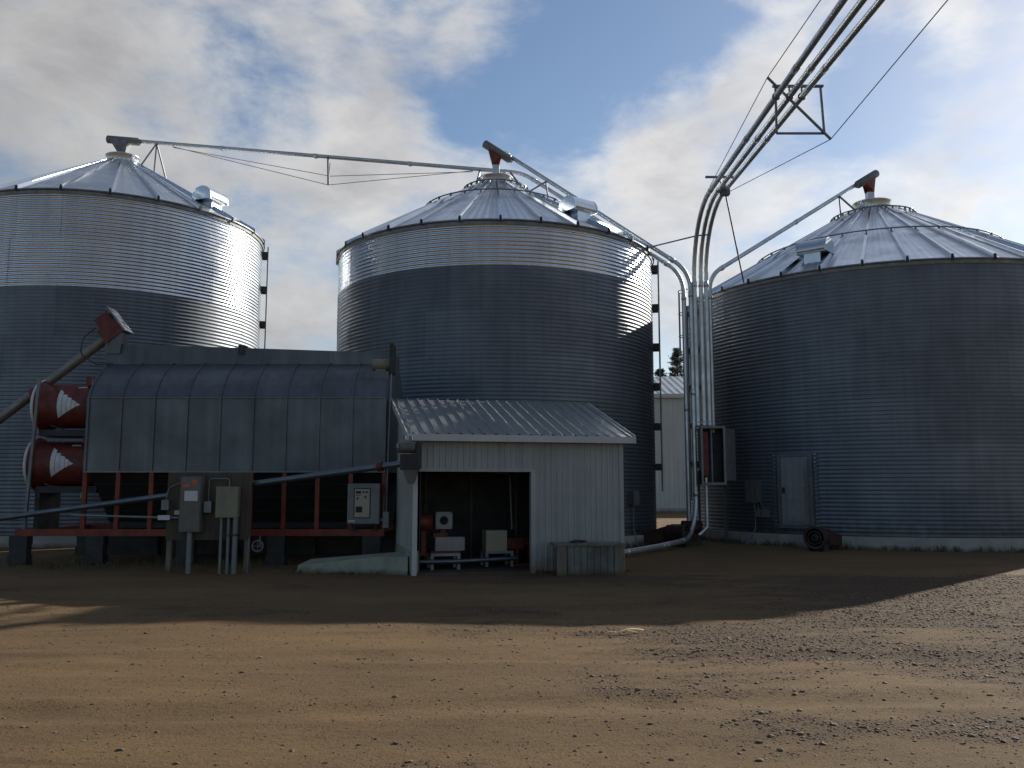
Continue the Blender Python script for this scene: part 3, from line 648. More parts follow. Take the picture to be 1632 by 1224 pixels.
# control cabinet on the skid end
cc = thing('control_cabinet', 'pale grey control cabinet with a window over a tan switch panel', 'cabinet', (-3.09, 18.35, .86))
m = MB(); m.box((-.34, -.08, 0), (.34, .16, .84)); m.build('enclosure', 'grey_box', cc)
m = MB(); m.box((-.33, -.115, .012), (.33, -.082, .828)); m.build('door_leaf', 'pvc', cc)
m = MB(); m.box((-.20, -.123, .12), (.15, -.116, .74)); m.build('window_gasket', 'black', cc)
m = MB(); m.box((-.18, -.129, .14), (.13, -.124, .72)); wp_ = m.build('switch_panel', 'cream', cc)
m = MB(); m.box((-.16, -.134, .63), (-.05, -.130, .68)); m.box((-.16, -.134, .59), (-.05, -.130, .605)); m.box((-.155, -.134, .24), (-.02, -.130, .36)); m.build('display', 'black', wp_)
for kx, kz in ((0.0, .66), (.07, .66), (.04, .56), (-.12, .53)):
    m = MB(); m.lathe([(.0, -.15), (.017, -.148), (.02, -.13)], 10, 'y', (kx, 0, kz)); m.build('knob', 'black', wp_)
m = MB(); m.box((-.31, -.12, .04), (-.17, -.116, .08)); m.build('nameplate', 'paper', cc)
m = MB(); m.box((.40, -.05, -.08), (.52, .07, .25)); m.tube([(.41, 0, .25), (.41, 0, .6)], .012, 6); m.box((.33, .0, .05), (.41, .05, .12)); m.build('side_box', 'pvc', cc)
m = MB(); m.box((-.25, .1, -.16), (-.2, .2, .0)); m.box((.2, .1, -.16), (.25, .2, .0)); m.build('bracket', 'dark_steel', cc)

# fill auger reaching to the dryer top
fa = thing('fill_auger', 'slanting auger tube with a red drive box feeding the dryer top', 'auger', (-15.2, 19.55, 0))
A = V(-15.2, 19.55, .25); Bp = V(-9.25, 19.55, 4.98)
d = (Bp-A).normalized(); o = V(-15.2, 19.55, 0)
m = MB(); m.tube([A-o, Bp-o], .105, 16); m.build('auger_tube', 'auger_paint', fa)
c = A+d*(6.15-d.x*0)-o
for t_ in (5.62, ):
    c = A+d*t_-o; m = MB(); m.tube([c-d*.07, c+d*.07], .125, 16); m.box((c.x-.06, c.y-.09, c.z-.16), (c.x+.06, c.y+.16, c.z-.08)); m.build('clamp', 'red', fa)
hx = Bp-o+d*.22; Mx = Matrix.Translation(hx) @ Matrix.Rotation(-math.atan2(d.z, d.x), 4, 'Y')
m = MB(); m.box((-.24, -.19, -.16), (.26, .19, .20), Mx); m.build('discharge_box', 'red', fa)
m = MB(); m.box((-.16, -.16, .18), (.20, .16, .46), Mx); m.build('drive_guard', 'red', fa)
m = MB(); m.box((.262, -.23, -.2), (.29, .23, .5), Mx); m.build('end_plate', 'steel', fa)
m = MB(); m.prism([(hx.x-.1, -.15, hx.z-.5), (hx.x+.22, -.15, hx.z-.5), (hx.x+.22, .15, hx.z-.5), (hx.x-.1, .15, hx.z-.5)], [(hx.x-.14, -.17, hx.z-.02), (hx.x+.28, -.17, hx.z-.02), (hx.x+.28, .17, hx.z-.02), (hx.x-.14, .17, hx.z-.02)]); m.build('chute', 'dryer', fa)
m = MB(); m.tube(fillet([tuple(hx+V(-.35, -.14, .1)), tuple(hx+V(-.62, -.16, -.15)), tuple(hx+V(-.68, -.16, -.5)), tuple(hx+V(-.3, -.16, -.75)), tuple(hx+V(.05, -.1, -.72))], .2), .012, 6); m.build('power_cord', 'black', fa)
m = MB(); m.prism([(-.35, -.35, 0), (.35, -.35, 0), (.35, .35, 0), (-.35, .35, 0)], [(-.55, -.5, .55), (.55, -.5, .55), (.55, .5, .55), (-.55, .5, .55)]); m.build('intake_hopper', 'red', fa)

# transfer auger behind the switch board to the shed
ta = thing('transfer_auger', 'low pale auger tube passing behind the switch board to the shed corner', 'auger', (-2.0, 16.02, 0))
o = ta.location; E_ = V(-1.92, 16.02, 2.06); S_ = V(-13.5, 19.45, .64)
d = (E_-S_).normalized()
m = MB(); m.tube([S_-o, E_-o], .060, 14); m.build('auger_tube', 'galv_dull', ta)
c = S_+d*(S_-E_).length*.955-o; m = MB(); m.tube([c-d*.05, c+d*.05], .092, 14); m.build('clamp', 'red', ta)
m = MB(); m.box((-.04, -.12, 1.93), (.30, .12, 2.22)); m.build('discharge_box', 'dark_steel', ta)
m = MB(); m.lathe([(0, -.17), (.1, -.17), (.105, -.13), (.105, .13), (.1, .17), (0, .17)], 18, 'x', (.08, -.0, 2.345)); m.build('motor', 'grey_box', ta)
m = MB(); m.box((.26, -.15, 1.96), (.32, .1, 2.46)); m.build('belt_guard', 'dark_steel', ta)
m = MB(); m.prism([(.10, -.05, 1.68), (.2, -.05, 1.68), (.2, .06, 1.68), (.10, .06, 1.68)], [(.0, -.11, 1.93), (.28, -.11, 1.93), (.28, .11, 1.93), (.0, .11, 1.93)]); m.build('spout', 'steel', ta)
for bx_, bz in ((-.09, 2.36), (.03, 2.5), (.15, 2.5)):
    m = MB(); m.tube([(bx_, -.1, bz-.03), (bx_, -.1, bz+.05)], .03, 8); m.build('grease_fitting', 'pvc', ta)
m = MB(); m.box((-.02, .10, 1.98), (.28, .34, 2.04)); m.build('wall_bracket', 'dark_steel', ta)

# ------------------------------------------------------------------ electrical switch board
eb = thing('electrical_board', 'plywood switch board with a tall grey box and a tan box on conduits', 'electrical board', (-5.80, 16.78, 0))
m = MB(); m.box((-.80, 0, .62), (.80, .025, 1.90)); m.build('backboard', 'board', eb)
for x in (-.74, .74):
    m = MB(); m.box((x-.045, .026, -.1), (x+.045, .11, 1.88)); m.build('post', 'wood', eb)
m = MB(); m.box((-.49, -.18, .78), (-.09, -.0, 1.82)); tb = m.build('tall_enclosure', 'grey_box', eb)
m = MB(); m.box((-.475, -.195, .80), (-.105, -.181, 1.80)); m.build('cover', 'grey_box', tb)
m = MB(); m.box((-.40, -.199, 1.36), (-.15, -.196, 1.55)); m.build('paper_label', 'paper', tb)
m = MB(); m.box((-.44, -.199, 1.62), (-.31, -.196, 1.68)); m.box((-.27, -.199, 1.68), (-.17, -.196, 1.76)); m.build('warning_sticker', 'sticker', tb)
m = MB(); m.box((.20, -.16, 1.06), (.60, -.0, 1.62)); tnb = m.build('tan_enclosure', 'tan_box', eb)
m = MB(); m.box((.19, -.178, 1.05), (.61, -.161, 1.63)); m.build('cover', 'tan_box', tnb)
for x, z0_, z1_ in ((.01, 1.14, 1.35), (-.80, 1.19, 1.38)):
    m = MB(); m.box((x-.07, -.10, z0_), (x+.07, .0, z1_)); m.build('switch_box', 'pvc', eb)
m = MB(); m.tube(fillet([(-.80, -.05, 1.38), (-.76, -.05, 1.6), (-.60, -.06, 1.68), (-.49, -.08, 1.68)], .1), .012, 6); m.build('flexible_conduit', 'pvc', eb)
m = MB(); m.tube(fillet([(.01, -.05, 1.35), (.01, -.05, 1.78), (.4, -.05, 1.78), (.4, -.05, 1.62)], .06), .012, 6); m.build('flexible_conduit', 'pvc', eb)
for x, r, zt_ in ((-.31, .05, .79), (.28, .028, 1.07), (.42, .03, 1.07), (.55, .05, 1.07)):
    m = MB(); m.tube([(x, -.08, -.1), (x, -.08, zt_)], r, 12); m.build('conduit', 'pvc', eb)
m = MB(); m.beam((.44, -.14, .72), (.6, -.14, .72), .02, .03); m.beam((.44, -.14, .72), (.44, .0, .72), .02, .03); m.beam((.6, -.14, .72), (.6, .0, .72), .02, .03); m.build('strap', 'dark_steel', eb)
m = MB(); m.tube([(.78, -.02, -.1), (.80, -.02, .66)], .012, 6); m.build('ground_rod', 'pvc', eb)
m = MB(); m.tube([(-3.1, .95, 1.06), (-.78, -.05, 1.04), (-.49, -.05, 1.04)], .022, 8); m.build('feed_conduit', 'pvc', eb)
m = MB(); m.box((-.93, -.09, 1.0), (-.70, -.08, 1.09)); m.box((-.75, -.08, 1.0), (-.72, .0, 1.03)); m.build('sign_plate', 'paper', eb)
m = MB(); m.box((-.62, -.08, 1.10), (-.50, 0, 1.18)); m.build('outlet_box', 'cream', eb)

# ------------------------------------------------------------------ shed
SR = math.atan2(.2425, .970)
sh = thing('equipment_shed', 'small white ribbed-steel shed with an open doorway and sloping roof', 'shed', (-1.85, 16.3, 0), SR)
ye, yr, zE, zR = -.19, 2.66, 2.60, 3.53
slope = (zR-zE)/(yr-ye)
def roof_z(y): return zE+(y-ye)*slope
def ribbed(w, pitch, hgt, rib=.035, flat_n=1):
    pr = [(0, 0)]; n = max(1, round(w/pitch)); p = w/n
    for k in range(n):
        x = k*p+p*.5; pr += [(x-rib, 0), (x-rib*.5, hgt), (x+rib*.5, hgt), (x+rib, 0)]
    return pr+[(w, 0)]
def sheet(w, pitch, hgt, P0, ux, upz, nrm, length_fn, start_fn=lambda x: 0, rib=.03):
    m = MB(); pr = ribbed(w, pitch, hgt, rib); a = []; b = []
    for x, h_ in pr:
        base = Vector(P0)+ux*x+nrm*h_
        a.append(base+upz*start_fn(x)); b.append(base+upz*length_fn(x))
    n = len(pr); m.add(a+b, [(i, i+1, n+i+1, n+i) for i in range(n-1)]); return m
# roof sheets
x_lo, x_hi = -.14, 4.37; nS = 5; ws = (x_hi-x_lo)/nS; up = V(0, 1, slope).normalized(); Lr = math.hypot(yr-ye, zR-zE); nr_ = V(0, -slope, 1).normalized()
for k in range(nS):
    sheet(ws-.002, .228, .03, (x_lo+k*ws, ye, zE), V(1, 0, 0), up, nr_, lambda x: Lr, rib=.03).build('roof_sheet', 'shed_roof', sh)
m = MB(); P = [(ye+.01, zE-.02), (yr-.01, zR-.02), (yr-.01, zR-.10), (ye+.01, zE-.10)]
m.prism([(x_lo+.02, y, z) for y, z in P], [(x_hi-.02, y, z) for y, z in P]); m.build('roof_deck', 'wood', sh)
m = MB(); m.box((x_lo-.005, ye-.03, zE-.125), (x_hi+.005, ye+.006, zE+.004)); m.build('fascia', 'trim', sh)
for x in (x_lo-.012, x_hi-.008):
    P = [(ye, zE+.03), (yr, zR+.03), (yr, zR-.11), (ye, zE-.11)]
    m = MB(); m.prism([(x, y, z) for y, z in P], [(x+.02, y, z) for y, z in P]); m.build('rake_trim', 'trim', sh)
FX, DX0, DX1, DZ, DEP = 4.15, .09, 2.30, 1.93, 2.5
wt = roof_z(0)-.10
# front wall sheets
for a, b, zlo in ((.0, 1.15, DZ+.03), (1.15, 2.30, DZ+.03), (2.30, 3.225, .02), (3.225, 4.15, .02)):
    sheet(b-a-.002, .115, .016, (a, 0, zlo), V(1, 0, 0), V(0, 0, 1), V(0, -1, 0), lambda x, z=zlo: wt-z, rib=.022).build('wall_sheet', 'siding', sh)
# right and back walls, left wall on a concrete stem
for k in range(3):
    w = DEP/3
    sheet(w-.002, .15, .016, (FX, k*w, .02), V(0, 1, 0), V(0, 0, 1), V(1, 0, 0), lambda x, k=k, w=w: roof_z(k*w+x)-.12, rib=.022).build('wall_sheet', 'siding', sh)
    sheet(w-.002, .15, .016, (0, k*w+.002, .44), V(0, 1, 0), V(0, 0, 1), V(-1, 0, 0), lambda x, k=k, w=w: roof_z(k*w+x)-.12-.44, rib=.022).build('wall_sheet', 'siding', sh)
for k in range(4):
    w = FX/4
    sheet(w-.002, .15, .016, (k*w, DEP, .02), V(1, 0, 0), V(0, 0, 1), V(0, 1, 0), lambda x: roof_z(DEP)-.12, rib=.022).build('wall_sheet', 'siding', sh)
m = MB(); m.box((-.02, .10, -.1), (.14, DEP, .435)); m.build('stem_wall', 'slab', sh)
for nm, lo, hi in (('corner_trim', (FX-.06, -.028, .0), (FX+.025, .05, wt)), ('corner_trim', (-.025, -.028, DZ), (.05, .03, wt)),
                   ('door_jamb', (DX1-.02, -.03, .0), (DX1+.065, .10, DZ+.03)), ('door_jamb', (.0, -.03, -.02), (DX0, .10, DZ+.03)),
                   ('door_header', (DX0, -.03, DZ-.02), (DX1-.02, .10, DZ+.045))):
    m = MB(); m.box(lo, hi); m.build(nm, 'siding' if nm != 'door_jamb' or lo[0] > 1 else 'trim', sh)
for x in (.6, 1.6, 2.6, 3.6):
    m = MB(); m.box((x-.02, DEP-.1, 0), (x+.02, DEP-.01, roof_z(DEP)-.13)); m.build('stud', 'wood', sh)
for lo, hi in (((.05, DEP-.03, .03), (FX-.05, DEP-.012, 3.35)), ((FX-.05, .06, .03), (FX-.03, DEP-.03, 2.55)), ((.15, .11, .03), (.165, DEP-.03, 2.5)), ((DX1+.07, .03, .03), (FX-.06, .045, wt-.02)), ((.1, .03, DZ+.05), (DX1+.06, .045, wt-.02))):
    m = MB(); m.box(lo, hi); m.build('added_shade_lining', 'dark_steel', sh)  # added dark sheets inside the white walls, deepening the shade by colour
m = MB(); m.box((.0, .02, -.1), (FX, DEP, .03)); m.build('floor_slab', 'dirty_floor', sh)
# things inside the shed (placed in world metres)
def sw(x, y, z=0):                                   # shed-local to world
    return V(-1.85+x*cos(SR)-y*sin(SR), 16.3+x*sin(SR)+y*cos(SR), z)
def blower(lx, ly, label, cabinet):
    t = thing('grain_blower', label, 'blower', tuple(sw(lx, ly, .03)), SR)
    for x in (-.29, .23):
        m = MB(); m.box((x, -.26, 0), (x+.06, -.20, .26)); m.build('leg', 'white', t)
        m = MB(); m.box((x, .20, 0), (x+.06, .26, .26)); m.build('leg', 'white', t)
    m = MB(); m.box((-.29, -.27, .26), (.29, .27, .31)); m.build('table_top', 'white', t)
    if not cabinet:
        m = MB(); m.box((-.20, -.24, .36), (.38, .10, .62)); m.build('belt_guard', 'white', t)
        m = MB(); m.box((-.24, -.22, .62), (.05, .08, .70)); m.box((-.28, -.2, .311), (.3, .2, .36)); m.build('blower_housing', 'red', t)
        m = MB(); m.box((-.08, -.12, .70), (.02, .08, .78)); m.build('riser', 'red', t)
        m = MB(); n = 20; hole = [(-.02+.085*cos(2*pi*k/n), .94+.085*sin(2*pi*k/n)) for k in range(n)]
        sq = []
        for k in range(n):
            c_, s_ = cos(2*pi*k/n), sin(2*pi*k/n); q = .165/max(abs(c_), abs(s_)); sq.append((-.02+q*c_, .94+q*s_))
        vs = [(x, -.16, z) for x, z in hole]+[(x, -.16, z) for x, z in sq]+[(x, -.10, z) for x, z in hole]
        m.add(vs, [(k, (k+1) % n, n+(k+1) % n, n+k) for k in range(n)]+[(k, 2*n+k, 2*n+(k+1) % n, (k+1) % n) for k in range(n)])
        m.box((-.185, -.158, 1.095), (.145, .14, 1.105)); m.box((-.185, -.158, .775), (.145, .14, .785)); m.box((-.185, -.158, .785), (-.18, .14, 1.095)); m.box((.14, -.158, .785), (.145, .14, 1.095)); m.build('filter_box', 'white', t)
        m = MB(); m.lathe([(.0, -.55), (.15, -.55), (.17, -.5), (.17, -.1), (.0, -.1)], 20, 'x', (-.14, .0, .90)); m.build('motor', 'red', t)
        m = MB(); m.beam((-.4, 0, .311), (-.4, 0, .75), .1); m.box((-.5, -.08, .26), (-.24, .08, .311)); m.build('motor_stand', 'red', t)
    else:
        m = MB(); m.box((-.27, -.24, .312), (.16, .18, .72)); m.build('silencer_cabinet', 'cream', t)
        m = MB(); m.box((.162, -.2, .34), (.52, .16, .56)); m.build('blower_housing', 'red', t)
        m = MB(); m.lathe([(0, .52), (.10, .52), (.12, .55), (.12, .78), (0, .80)], 18, 'x', (0, 0, .45)); m.build('motor', 'red', t)
        m = MB(); m.box((.3, -.26, .0), (.75, .26, .05)); m.box((.35, -.18, .05), (.42, .16, .34)); m.box((.66, -.1, .05), (.72, .1, .36)); m.build('skid', 'red', t)
    return t
blower(.75, .95, 'red blower under a white square box with a round hole, on a white table', False)
blower(1.92, 1.35, 'cream boxed blower with red motor inside the shed', True)
fp = MB(); a = sw(.30, .62, .20); b = sw(.45, .55, .20); fp.tube([sw(.10, .65, .19), sw(.9, .60, .19), sw(2.2, .75, .22)], .045, 12)
tag(fp.build('floor_pipe', 'galv_dull'), 'silver pipe lying low across the shed doorway under the white table', 'pipe')
cf = MB(); cf.tube(fillet([sw(1.95, 2.3, 1.95), sw(2.26, 1.6, 1.9), sw(2.28, 1.5, .75)], .1), .018, 8)
tag(cf.build('hanging_conduit', 'white'), 'thin white conduit hanging inside the shed doorway above the cream box', 'conduit')
# weathered box outside
bx = thing('storage_box', 'weathered grey box with a flat wooden lid against the shed wall', 'box', tuple(sw(3.27, -.42, 0)), SR-.10)
m = MB(); m.box((-.56, -.24, -.02), (.56, .24, .53)); m.build('body', 'crate_sheet', bx)
for x in (-.64, .46):
    m = MB(); m.box((x, -.275, -.02), (x+.18, -.242, .53)); m.build('corner_board', 'wood', bx)
for k in range(7):
    m = MB(); x = -.43+k*.125; m.box((x, -.256, .02), (x+.115, -.242, .53)); m.build('slat', 'crate_sheet', bx)
m = MB(); m.box((-.67, -.29, .532), (.66, .28, .575)); m.build('lid', 'wood', bx)
chn = MB(); P = []
for k in range(60):
    a = k*.42; P.append(V(-.25+.11*cos(a)+.002*k, -.05+.07*sin(a), .595+.006*sin(k*1.7)+.0004*k))
chn.tube(P, .014, 6); o_ = chn.build('coiled_chain', 'dark_steel'); o_.location = bx.location; o_.rotation_euler = bx.rotation_euler
tag(o_, 'small dark coil of chain lying on the weathered box lid', 'chain')
# concrete ramp to the left of the shed
rm = MB(); T = [(-4.05, 17.15, .10), (-3.2, 17.05, .24), (-2.6, 16.95, .31), (-2.0, 16.75, .34), (-1.95, 16.42, .33)]
G = [(-4.25, 17.55, -.1), (-4.2, 17.0, -.1), (-3.1, 16.72, -.1), (-2.5, 16.6, -.1), (-1.93, 16.35, -.1), (-1.93, 17.7, -.1), (-4.1, 17.7, -.1)]
top = [(-4.2, 17.3, .10), (-4.1, 17.06, .12), (-3.1, 16.82, .25), (-2.5, 16.70, .31), (-1.94, 16.45, .33), (-2.0, 17.6, .36), (-4.0, 17.6, .2)]
rm.prism(G, top); tag(rm.build('concrete_ramp', 'slab'), 'pale mossy concrete ramp beside the left corner of the shed', 'ramp')

# ------------------------------------------------------------------ smaller things round the bin feet
def bin_fan(loc, rz, label, ang_dist):
    t = thing('aeration_fan', label, 'fan', loc, rz); t.scale = (.82, .82, .82)          # local +y towards the bin wall
    m = MB(); m.lathe([(.30, -.42), (.34, -.44), (.36, -.40), (.30, -.32), (.30, .22), (.26, .30)], 28, 'y', (0, 0, .42)); fh = m.build('fan_drum', 'red_dull', t)
    m = MB(); m.lathe([(0, -.3), (.12, -.29), (.13, .1), (0, .12)], 16, 'y', (0, 0, .42)); m.build('motor', 'dark_steel', fh)
    for rr in (.1, .2, .3):
        m = MB(); m.tube([(rr*cos(2*pi*k/24), -.42, .42+rr*sin(2*pi*k/24)) for k in range(24)], .008, 5, closed=True); m.build('guard_ring', 'steel', fh)
    m = MB(); m.prism([(-.25, .28, .18), (.25, .28, .18), (.25, .28, .66), (-.25, .28, .66)], [(-.38, ang_dist, .08), (.38, ang_dist, .08), (.38, ang_dist, .40), (-.38, ang_dist, .40)]); m.build('transition_duct', 'red_dull', t)
    for x in (-.24, .2):
        m = MB(); m.box((x, -.3, -.06), (x+.05, .2, .20)); m.build('foot', 'dark_steel', t)
p = V(B3[0], B3[1], 0)+dirp(R_(-36))*7.5
bin_fan((p.x, p.y, 0), R_(-36), 'dark red aeration fan at the foot of the wide dull bin', 1.35)
p = V(B2[0], B2[1], 0)+dirp(R_(58))*5.95
bin_fan((p.x, p.y, 0), R_(58), 'red aeration fan at the foot of the shed-side bin', 1.1)
def wall_box(Bc, R, phi, z0_, label, w, h, extra):
    t = thing('electrical_box', label, 'electrical box', (Bc[0]+dirp(phi).x*R, Bc[1]+dirp(phi).y*R, 0), phi)
    m = MB(); m.box((-w/2, -.17, z0_), (w/2, .03, z0_+h)); m.build('enclosure', 'grey_box', t)
    m = MB(); m.box((-w/2-.01, -.185, z0_-.01), (w/2+.01, -.171, z0_+h+.01)); m.build('cover', 'grey_box', t)
    m = MB(); m.tube(fillet([(0, -.06, z0_), (.02, -.06, .45), (-.08, -.25, .1), (-.12, -.35, -.06)], .15), .016, 8); m.build('conduit', 'pvc', t)
    for x in extra:
        m = MB(); m.box((x-.10, -.12, z0_-.42), (x+.10, .03, z0_-.20)); m.build('switch_box', 'pvc', t)
        m = MB(); m.tube([(x, -.05, z0_-.21), (x*.5, -.05, z0_+.02)], .012, 6); m.build('nipple', 'pvc', t)
    return t
wall_box(B3, 6.34, R_(-56.5), 1.2, 'grey electrical box with two small switches beside the bin door', .42, .62, (.14, .38))
wall_box(B2, 5.01, R_(50), 1.15, 'small grey electrical box on the shed-side bin wall', .28, .36, ())
cd = MB(); pc = V(B2[0], B2[1], 0)+dirp(R_(41))*5.04
cd.tube(fillet([pc+V(.35, .25, 2.35), pc+V(0, -.03, 2.35), pc+V(0, -.03, .3)], .08), .018, 8)
tag(cd.build('wall_conduit', 'pvc'), 'thin bent conduit running down the shed-side bin wall', 'conduit')

# ------------------------------------------------------------------ far building and trees
fb = thing('steel_building', 'pale ribbed steel building with low gable roof seen between two bins', 'building', (10, 60, 0))
w2, ln, he, hr = 12., 26., 8.05, 10.2
for k in range(24):
    xk = -w2+k*1.0
    sheet(.998, .3, .03, (xk, 0, 0), V(1, 0, 0), V(0, 0, 1), V(0, -1, 0), lambda x: he, rib=.05).build('wall_sheet', 'far_wall', fb)
for s_ in (-1, 1):
    m = MB(); m.prism([(s_*w2, 0, 0), (s_*w2, 14, 0), (s_*w2, 14, he), (s_*w2, 7, hr), (s_*w2, 0, he)], [(s_*(w2-.1), 0.01, 0), (s_*(w2-.1), 14, 0), (s_*(w2-.1), 14, he), (s_*(w2-.1), 7, hr), (s_*(w2-.1), 0.01, he)]); m.build('end_wall', 'far_wall', fb)
upf = V(0, 7.3, hr-he).normalized(); nf = V(0, -(hr-he), 7.3).normalized(); Lf = math.hypot(7.3, hr-he)
for k in range(24):
    sheet(1.008, .5, .06, (-w2-.1+k*1.01, -.3, he), V(1, 0, 0), upf, nf, lambda x: Lf, rib=.07).build('roof_sheet', 'far_roof', fb)
m = MB(); m.add([(-w2-.1, 7, hr), (w2+.14, 7, hr), (w2+.14, 14.3, he), (-w2-.1, 14.3, he)], [(0, 1, 2, 3)]); m.build('back_roof', 'far_roof', fb)
m = MB(); m.box((-w2-.1, -.36, he-.25), (w2+.1, -.28, he+.02)); m.build('eave_trim', 'trim', fb)
m = MB(); m.box((-w2, -.05, -.1), (w2, .0, .25)); m.build('base_course', 'concrete', fb)
def pine(x, y, h, r, seed, label):
    rnd = random.Random(seed); t = thing('pine_tree', label, 'tree', (x, y, 0), 0, 'pine trees behind the steel building')
    m = MB(); m.tube([(0, 0, -.2), (.05, 0, h*.4), (0, .05, h*.97)], [.24, .17, .03], 9); 
    lv = []; fs = []
    z = h*.30
    while z < h*.98:
        f = 1-(z-h*.30)/(h*.70); L = r*(f**.75)*rnd.uniform(.75, 1.15)+.12
        for k in range(rnd.randint(4, 6)):
            a = rnd.uniform(0, 2*pi); dv_ = V(cos(a), sin(a), rnd.uniform(.05, .45)); tip = V(0, 0, z)+dv_*L*rnd.uniform(.7, 1.1)
            m.tube([(0, 0, z), tip], [.035, .008], 4, cap=False)
            for q in range(44):
                u = rnd.uniform(.25, 1.05); c_ = V(0, 0, z)+(tip-V(0, 0, z))*u+V(rnd.gauss(0, .13), rnd.gauss(0, .13), rnd.gauss(.03, .10))*(.5+.5*L)
                e1 = V(rnd.gauss(0, 1), rnd.gauss(0, 1), rnd.gauss(.3, .6)).normalized()*rnd.uniform(.14, .30); e2 = e1.orthogonal().normalized()*rnd.uniform(.03, .07)
                i0 = len(lv); lv += [c_-e1*.4, c_+e2, c_+e1, c_-e2]; fs.append((i0, i0+1, i0+2, i0+3))
        z += rnd.uniform(.22, .40)
    m.build('trunk', 'bark', t); cm = MB(); cm.add(lv, fs); cm.build('crown', 'needles', t)
pine(15.0, 78, 14.3, 2.3, 3, 'tallest pine rising over the steel building between the bins')
pine(13.75, 80, 12.9, 2.0, 5, 'shorter pine beside the tallest one, over the steel building roof')
pine(17.2, 83, 14.2, 2.6, 9, 'broad pine mostly hidden by the wide dull bin')

# ------------------------------------------------------------------ stones and litter on the yard
def stone_variant(rnd):
    t = (1+5**.5)/2
    v = np.array([(-1, t, 0), (1, t, 0), (-1, -t, 0), (1, -t, 0), (0, -1, t), (0, 1, t), (0, -1, -t), (0, 1, -t), (t, 0, -1), (t, 0, 1), (-t, 0, -1), (-t, 0, 1)], float)/1.9
    f = [(0, 11, 5), (0, 5, 1), (0, 1, 7), (0, 7, 10), (0, 10, 11), (1, 5, 9), (5, 11, 4), (11, 10, 2), (10, 7, 6), (7, 1, 8), (3, 9, 4), (3, 4, 2), (3, 2, 6), (3, 6, 8), (3, 8, 9), (4, 9, 5), (2, 4, 11), (6, 2, 10), (8, 6, 7), (9, 8, 1)]
    v = v*(1+rnd.uniform(-.28, .28, (12, 1))); v *= np.array([1, rnd.uniform(.6, .95), rnd.uniform(.38, .62)]); return v, f
rnd = np.random.RandomState(4); variants = [stone_variant(rnd) for _ in range(10)]
def dens(x, y): return .11+.89*cover_at(x, y)**1.4
vs_all = []; fs_all = []; cnt = 0; N_ST = 34000; tries = 0; big = []
while cnt < N_ST and tries < 900000:
    tries += 1
    y = 4.2+14.0*rnd.rand()**1.25; x = rnd.uniform(-.68, .72)*y*1.0
    if rnd.rand() > dens(x, y): continue
    if y > 15.6 and -4.5 < x < 4.5: continue
    s = (.0040 if rnd.rand() < .3+.7*cover_at(x, y) else .0024)*math.exp(abs(rnd.normal(0, .62)))*(1+.04*y)
    if s > .026: s = .026
    v, f = variants[rnd.randint(10)]; a = rnd.uniform(0, 2*pi); ca, sa = cos(a), sin(a)
    if s > .0185 and len(big) < 70:
        big.append((x, y, s*1.15, a)); continue
    w = v*s; w = np.stack([w[:, 0]*ca-w[:, 1]*sa+x, w[:, 0]*sa+w[:, 1]*ca+y, w[:, 2]+gh(x, y)+s*.12], 1)
    o_ = cnt*12; vs_all.append(w); fs_all.append(np.array(f)+o_); cnt += 1
me = bpy.data.meshes.new('gravel'); VA = np.concatenate(vs_all); FA = np.concatenate(fs_all)
me.from_pydata(VA.tolist(), [], FA.tolist()); me.update()
g = place(me, 'gravel', 'stone'); g['kind'] = 'stuff'; g['label'] = 'loose gravel scattered over the dirt yard'
smesh = []
for v, f in variants:
    b = bpy.data.meshes.new('stone'); b.from_pydata(v.tolist(), [], f); b.update(); smesh.append(b)
for i, (x, y, s, a) in enumerate(big):
    o_ = place(smesh[i % 10], 'stone', 'stone', ground, (x, y, gh(x, y)+s*.15), (0, 0, a)); o_.scale = (s, s, s)
hk = MB(); z = gh(1.3, 10)
def husk(p, q, w, b):
    p, q = Vector(p), Vector(q); n = 7; vs = []; d_ = (q-p).normalized(); sd = d_.cross(V(0, 0, 1))
    for i in range(n+1):
        t_ = i/n; c_ = p+(q-p)*t_+V(0, 0, b*sin(pi*t_)); ww = w*(.35+.65*sin(pi*(.12+.8*t_)))
        vs += [c_-sd*ww, c_+V(0, 0, w*.5), c_+sd*ww]
    hk.add(vs, [f_ for i in range(n) for f_ in ((3*i, 3*i+1, 3*i+4, 3*i+3), (3*i+1, 3*i+2, 3*i+5, 3*i+4))], True)
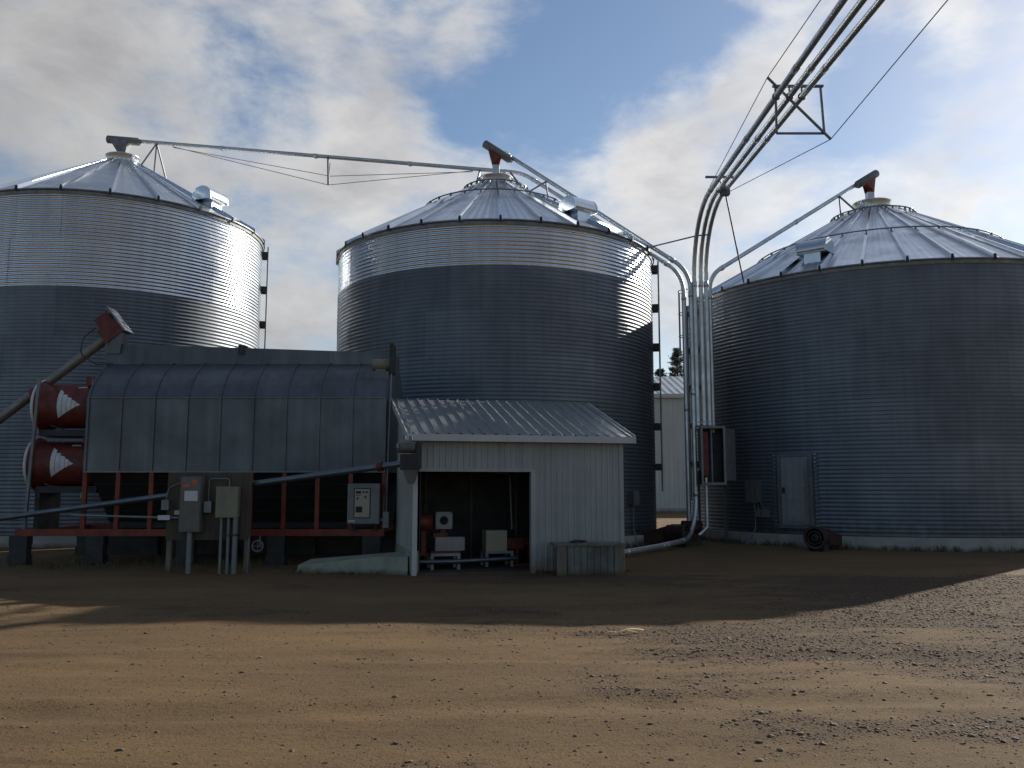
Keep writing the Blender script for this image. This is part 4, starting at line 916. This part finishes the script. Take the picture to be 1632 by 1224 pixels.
husk((1.14, 9.86, z+.012), (1.48, 10.02, z+.02), .014, .03); husk((1.20, 9.95, z+.01), (1.40, 9.84, z+.015), .011, .02); husk((1.02, 9.9, z+.01), (1.2, 9.88, z+.012), .008, .012)
tag(hk.build('corn_husk', 'straw'), 'pale dry corn husk lying on the dirt at the shadow edge', 'corn husk')

# dry weeds along the foundations and under the dryer
wd = MB(); rw = random.Random(12)
def tuft(x, y, h):
    for k in range(rw.randint(5, 9)):
        a = rw.uniform(0, 2*pi); l = h*rw.uniform(.5, 1.1); bx_, by_ = x+rw.gauss(0, .03), y+rw.gauss(0, .03); z_ = gh(bx_, by_)-.01
        dx, dy_ = cos(a)*l*rw.uniform(.2, .6), sin(a)*l*rw.uniform(.2, .6); w_ = rw.uniform(.004, .008); nx_, ny_ = -sin(a)*w_, cos(a)*w_
        wd.add([(bx_-nx_, by_-ny_, z_), (bx_+nx_, by_+ny_, z_), (bx_+dx*.4+nx_, by_+dy_*.4+ny_, z_+l*.6), (bx_+dx*.4-nx_, by_+dy_*.4-ny_, z_+l*.6), (bx_+dx, by_+dy_, z_+l)], [(0, 1, 2, 3), (3, 2, 4)])
for k in range(210):
    ph_ = R_(rw.uniform(-95, 40)); d_ = dirp(ph_)*(6.33+.18+abs(rw.gauss(0, .12))); tuft(B3[0]+d_.x, B3[1]+d_.y, rw.uniform(.06, .26))
for k in range(60):
    ph_ = R_(rw.uniform(25, 95)); d_ = dirp(ph_)*(5.0+.18+abs(rw.gauss(0, .12))); tuft(B2[0]+d_.x, B2[1]+d_.y, rw.uniform(.06, .3))
for k in range(150): tuft(rw.uniform(-10.6, -2.4), 18.2+rw.gauss(0, .35), rw.uniform(.05, .22))
for k in range(40): tuft(rw.uniform(-4.3, -2.0), 16.75-(rw.random()*.25), rw.uniform(.04, .12))
for k in range(50):
    p_ = sw(rw.uniform(2.35, 4.25), -.06-abs(rw.gauss(0, .06))); tuft(p_.x, p_.y, rw.uniform(.03, .12))
w_o = wd.build('dry_weeds', 'weed'); w_o['kind'] = 'stuff'; w_o['label'] = 'thin dry weeds growing along the foundations'
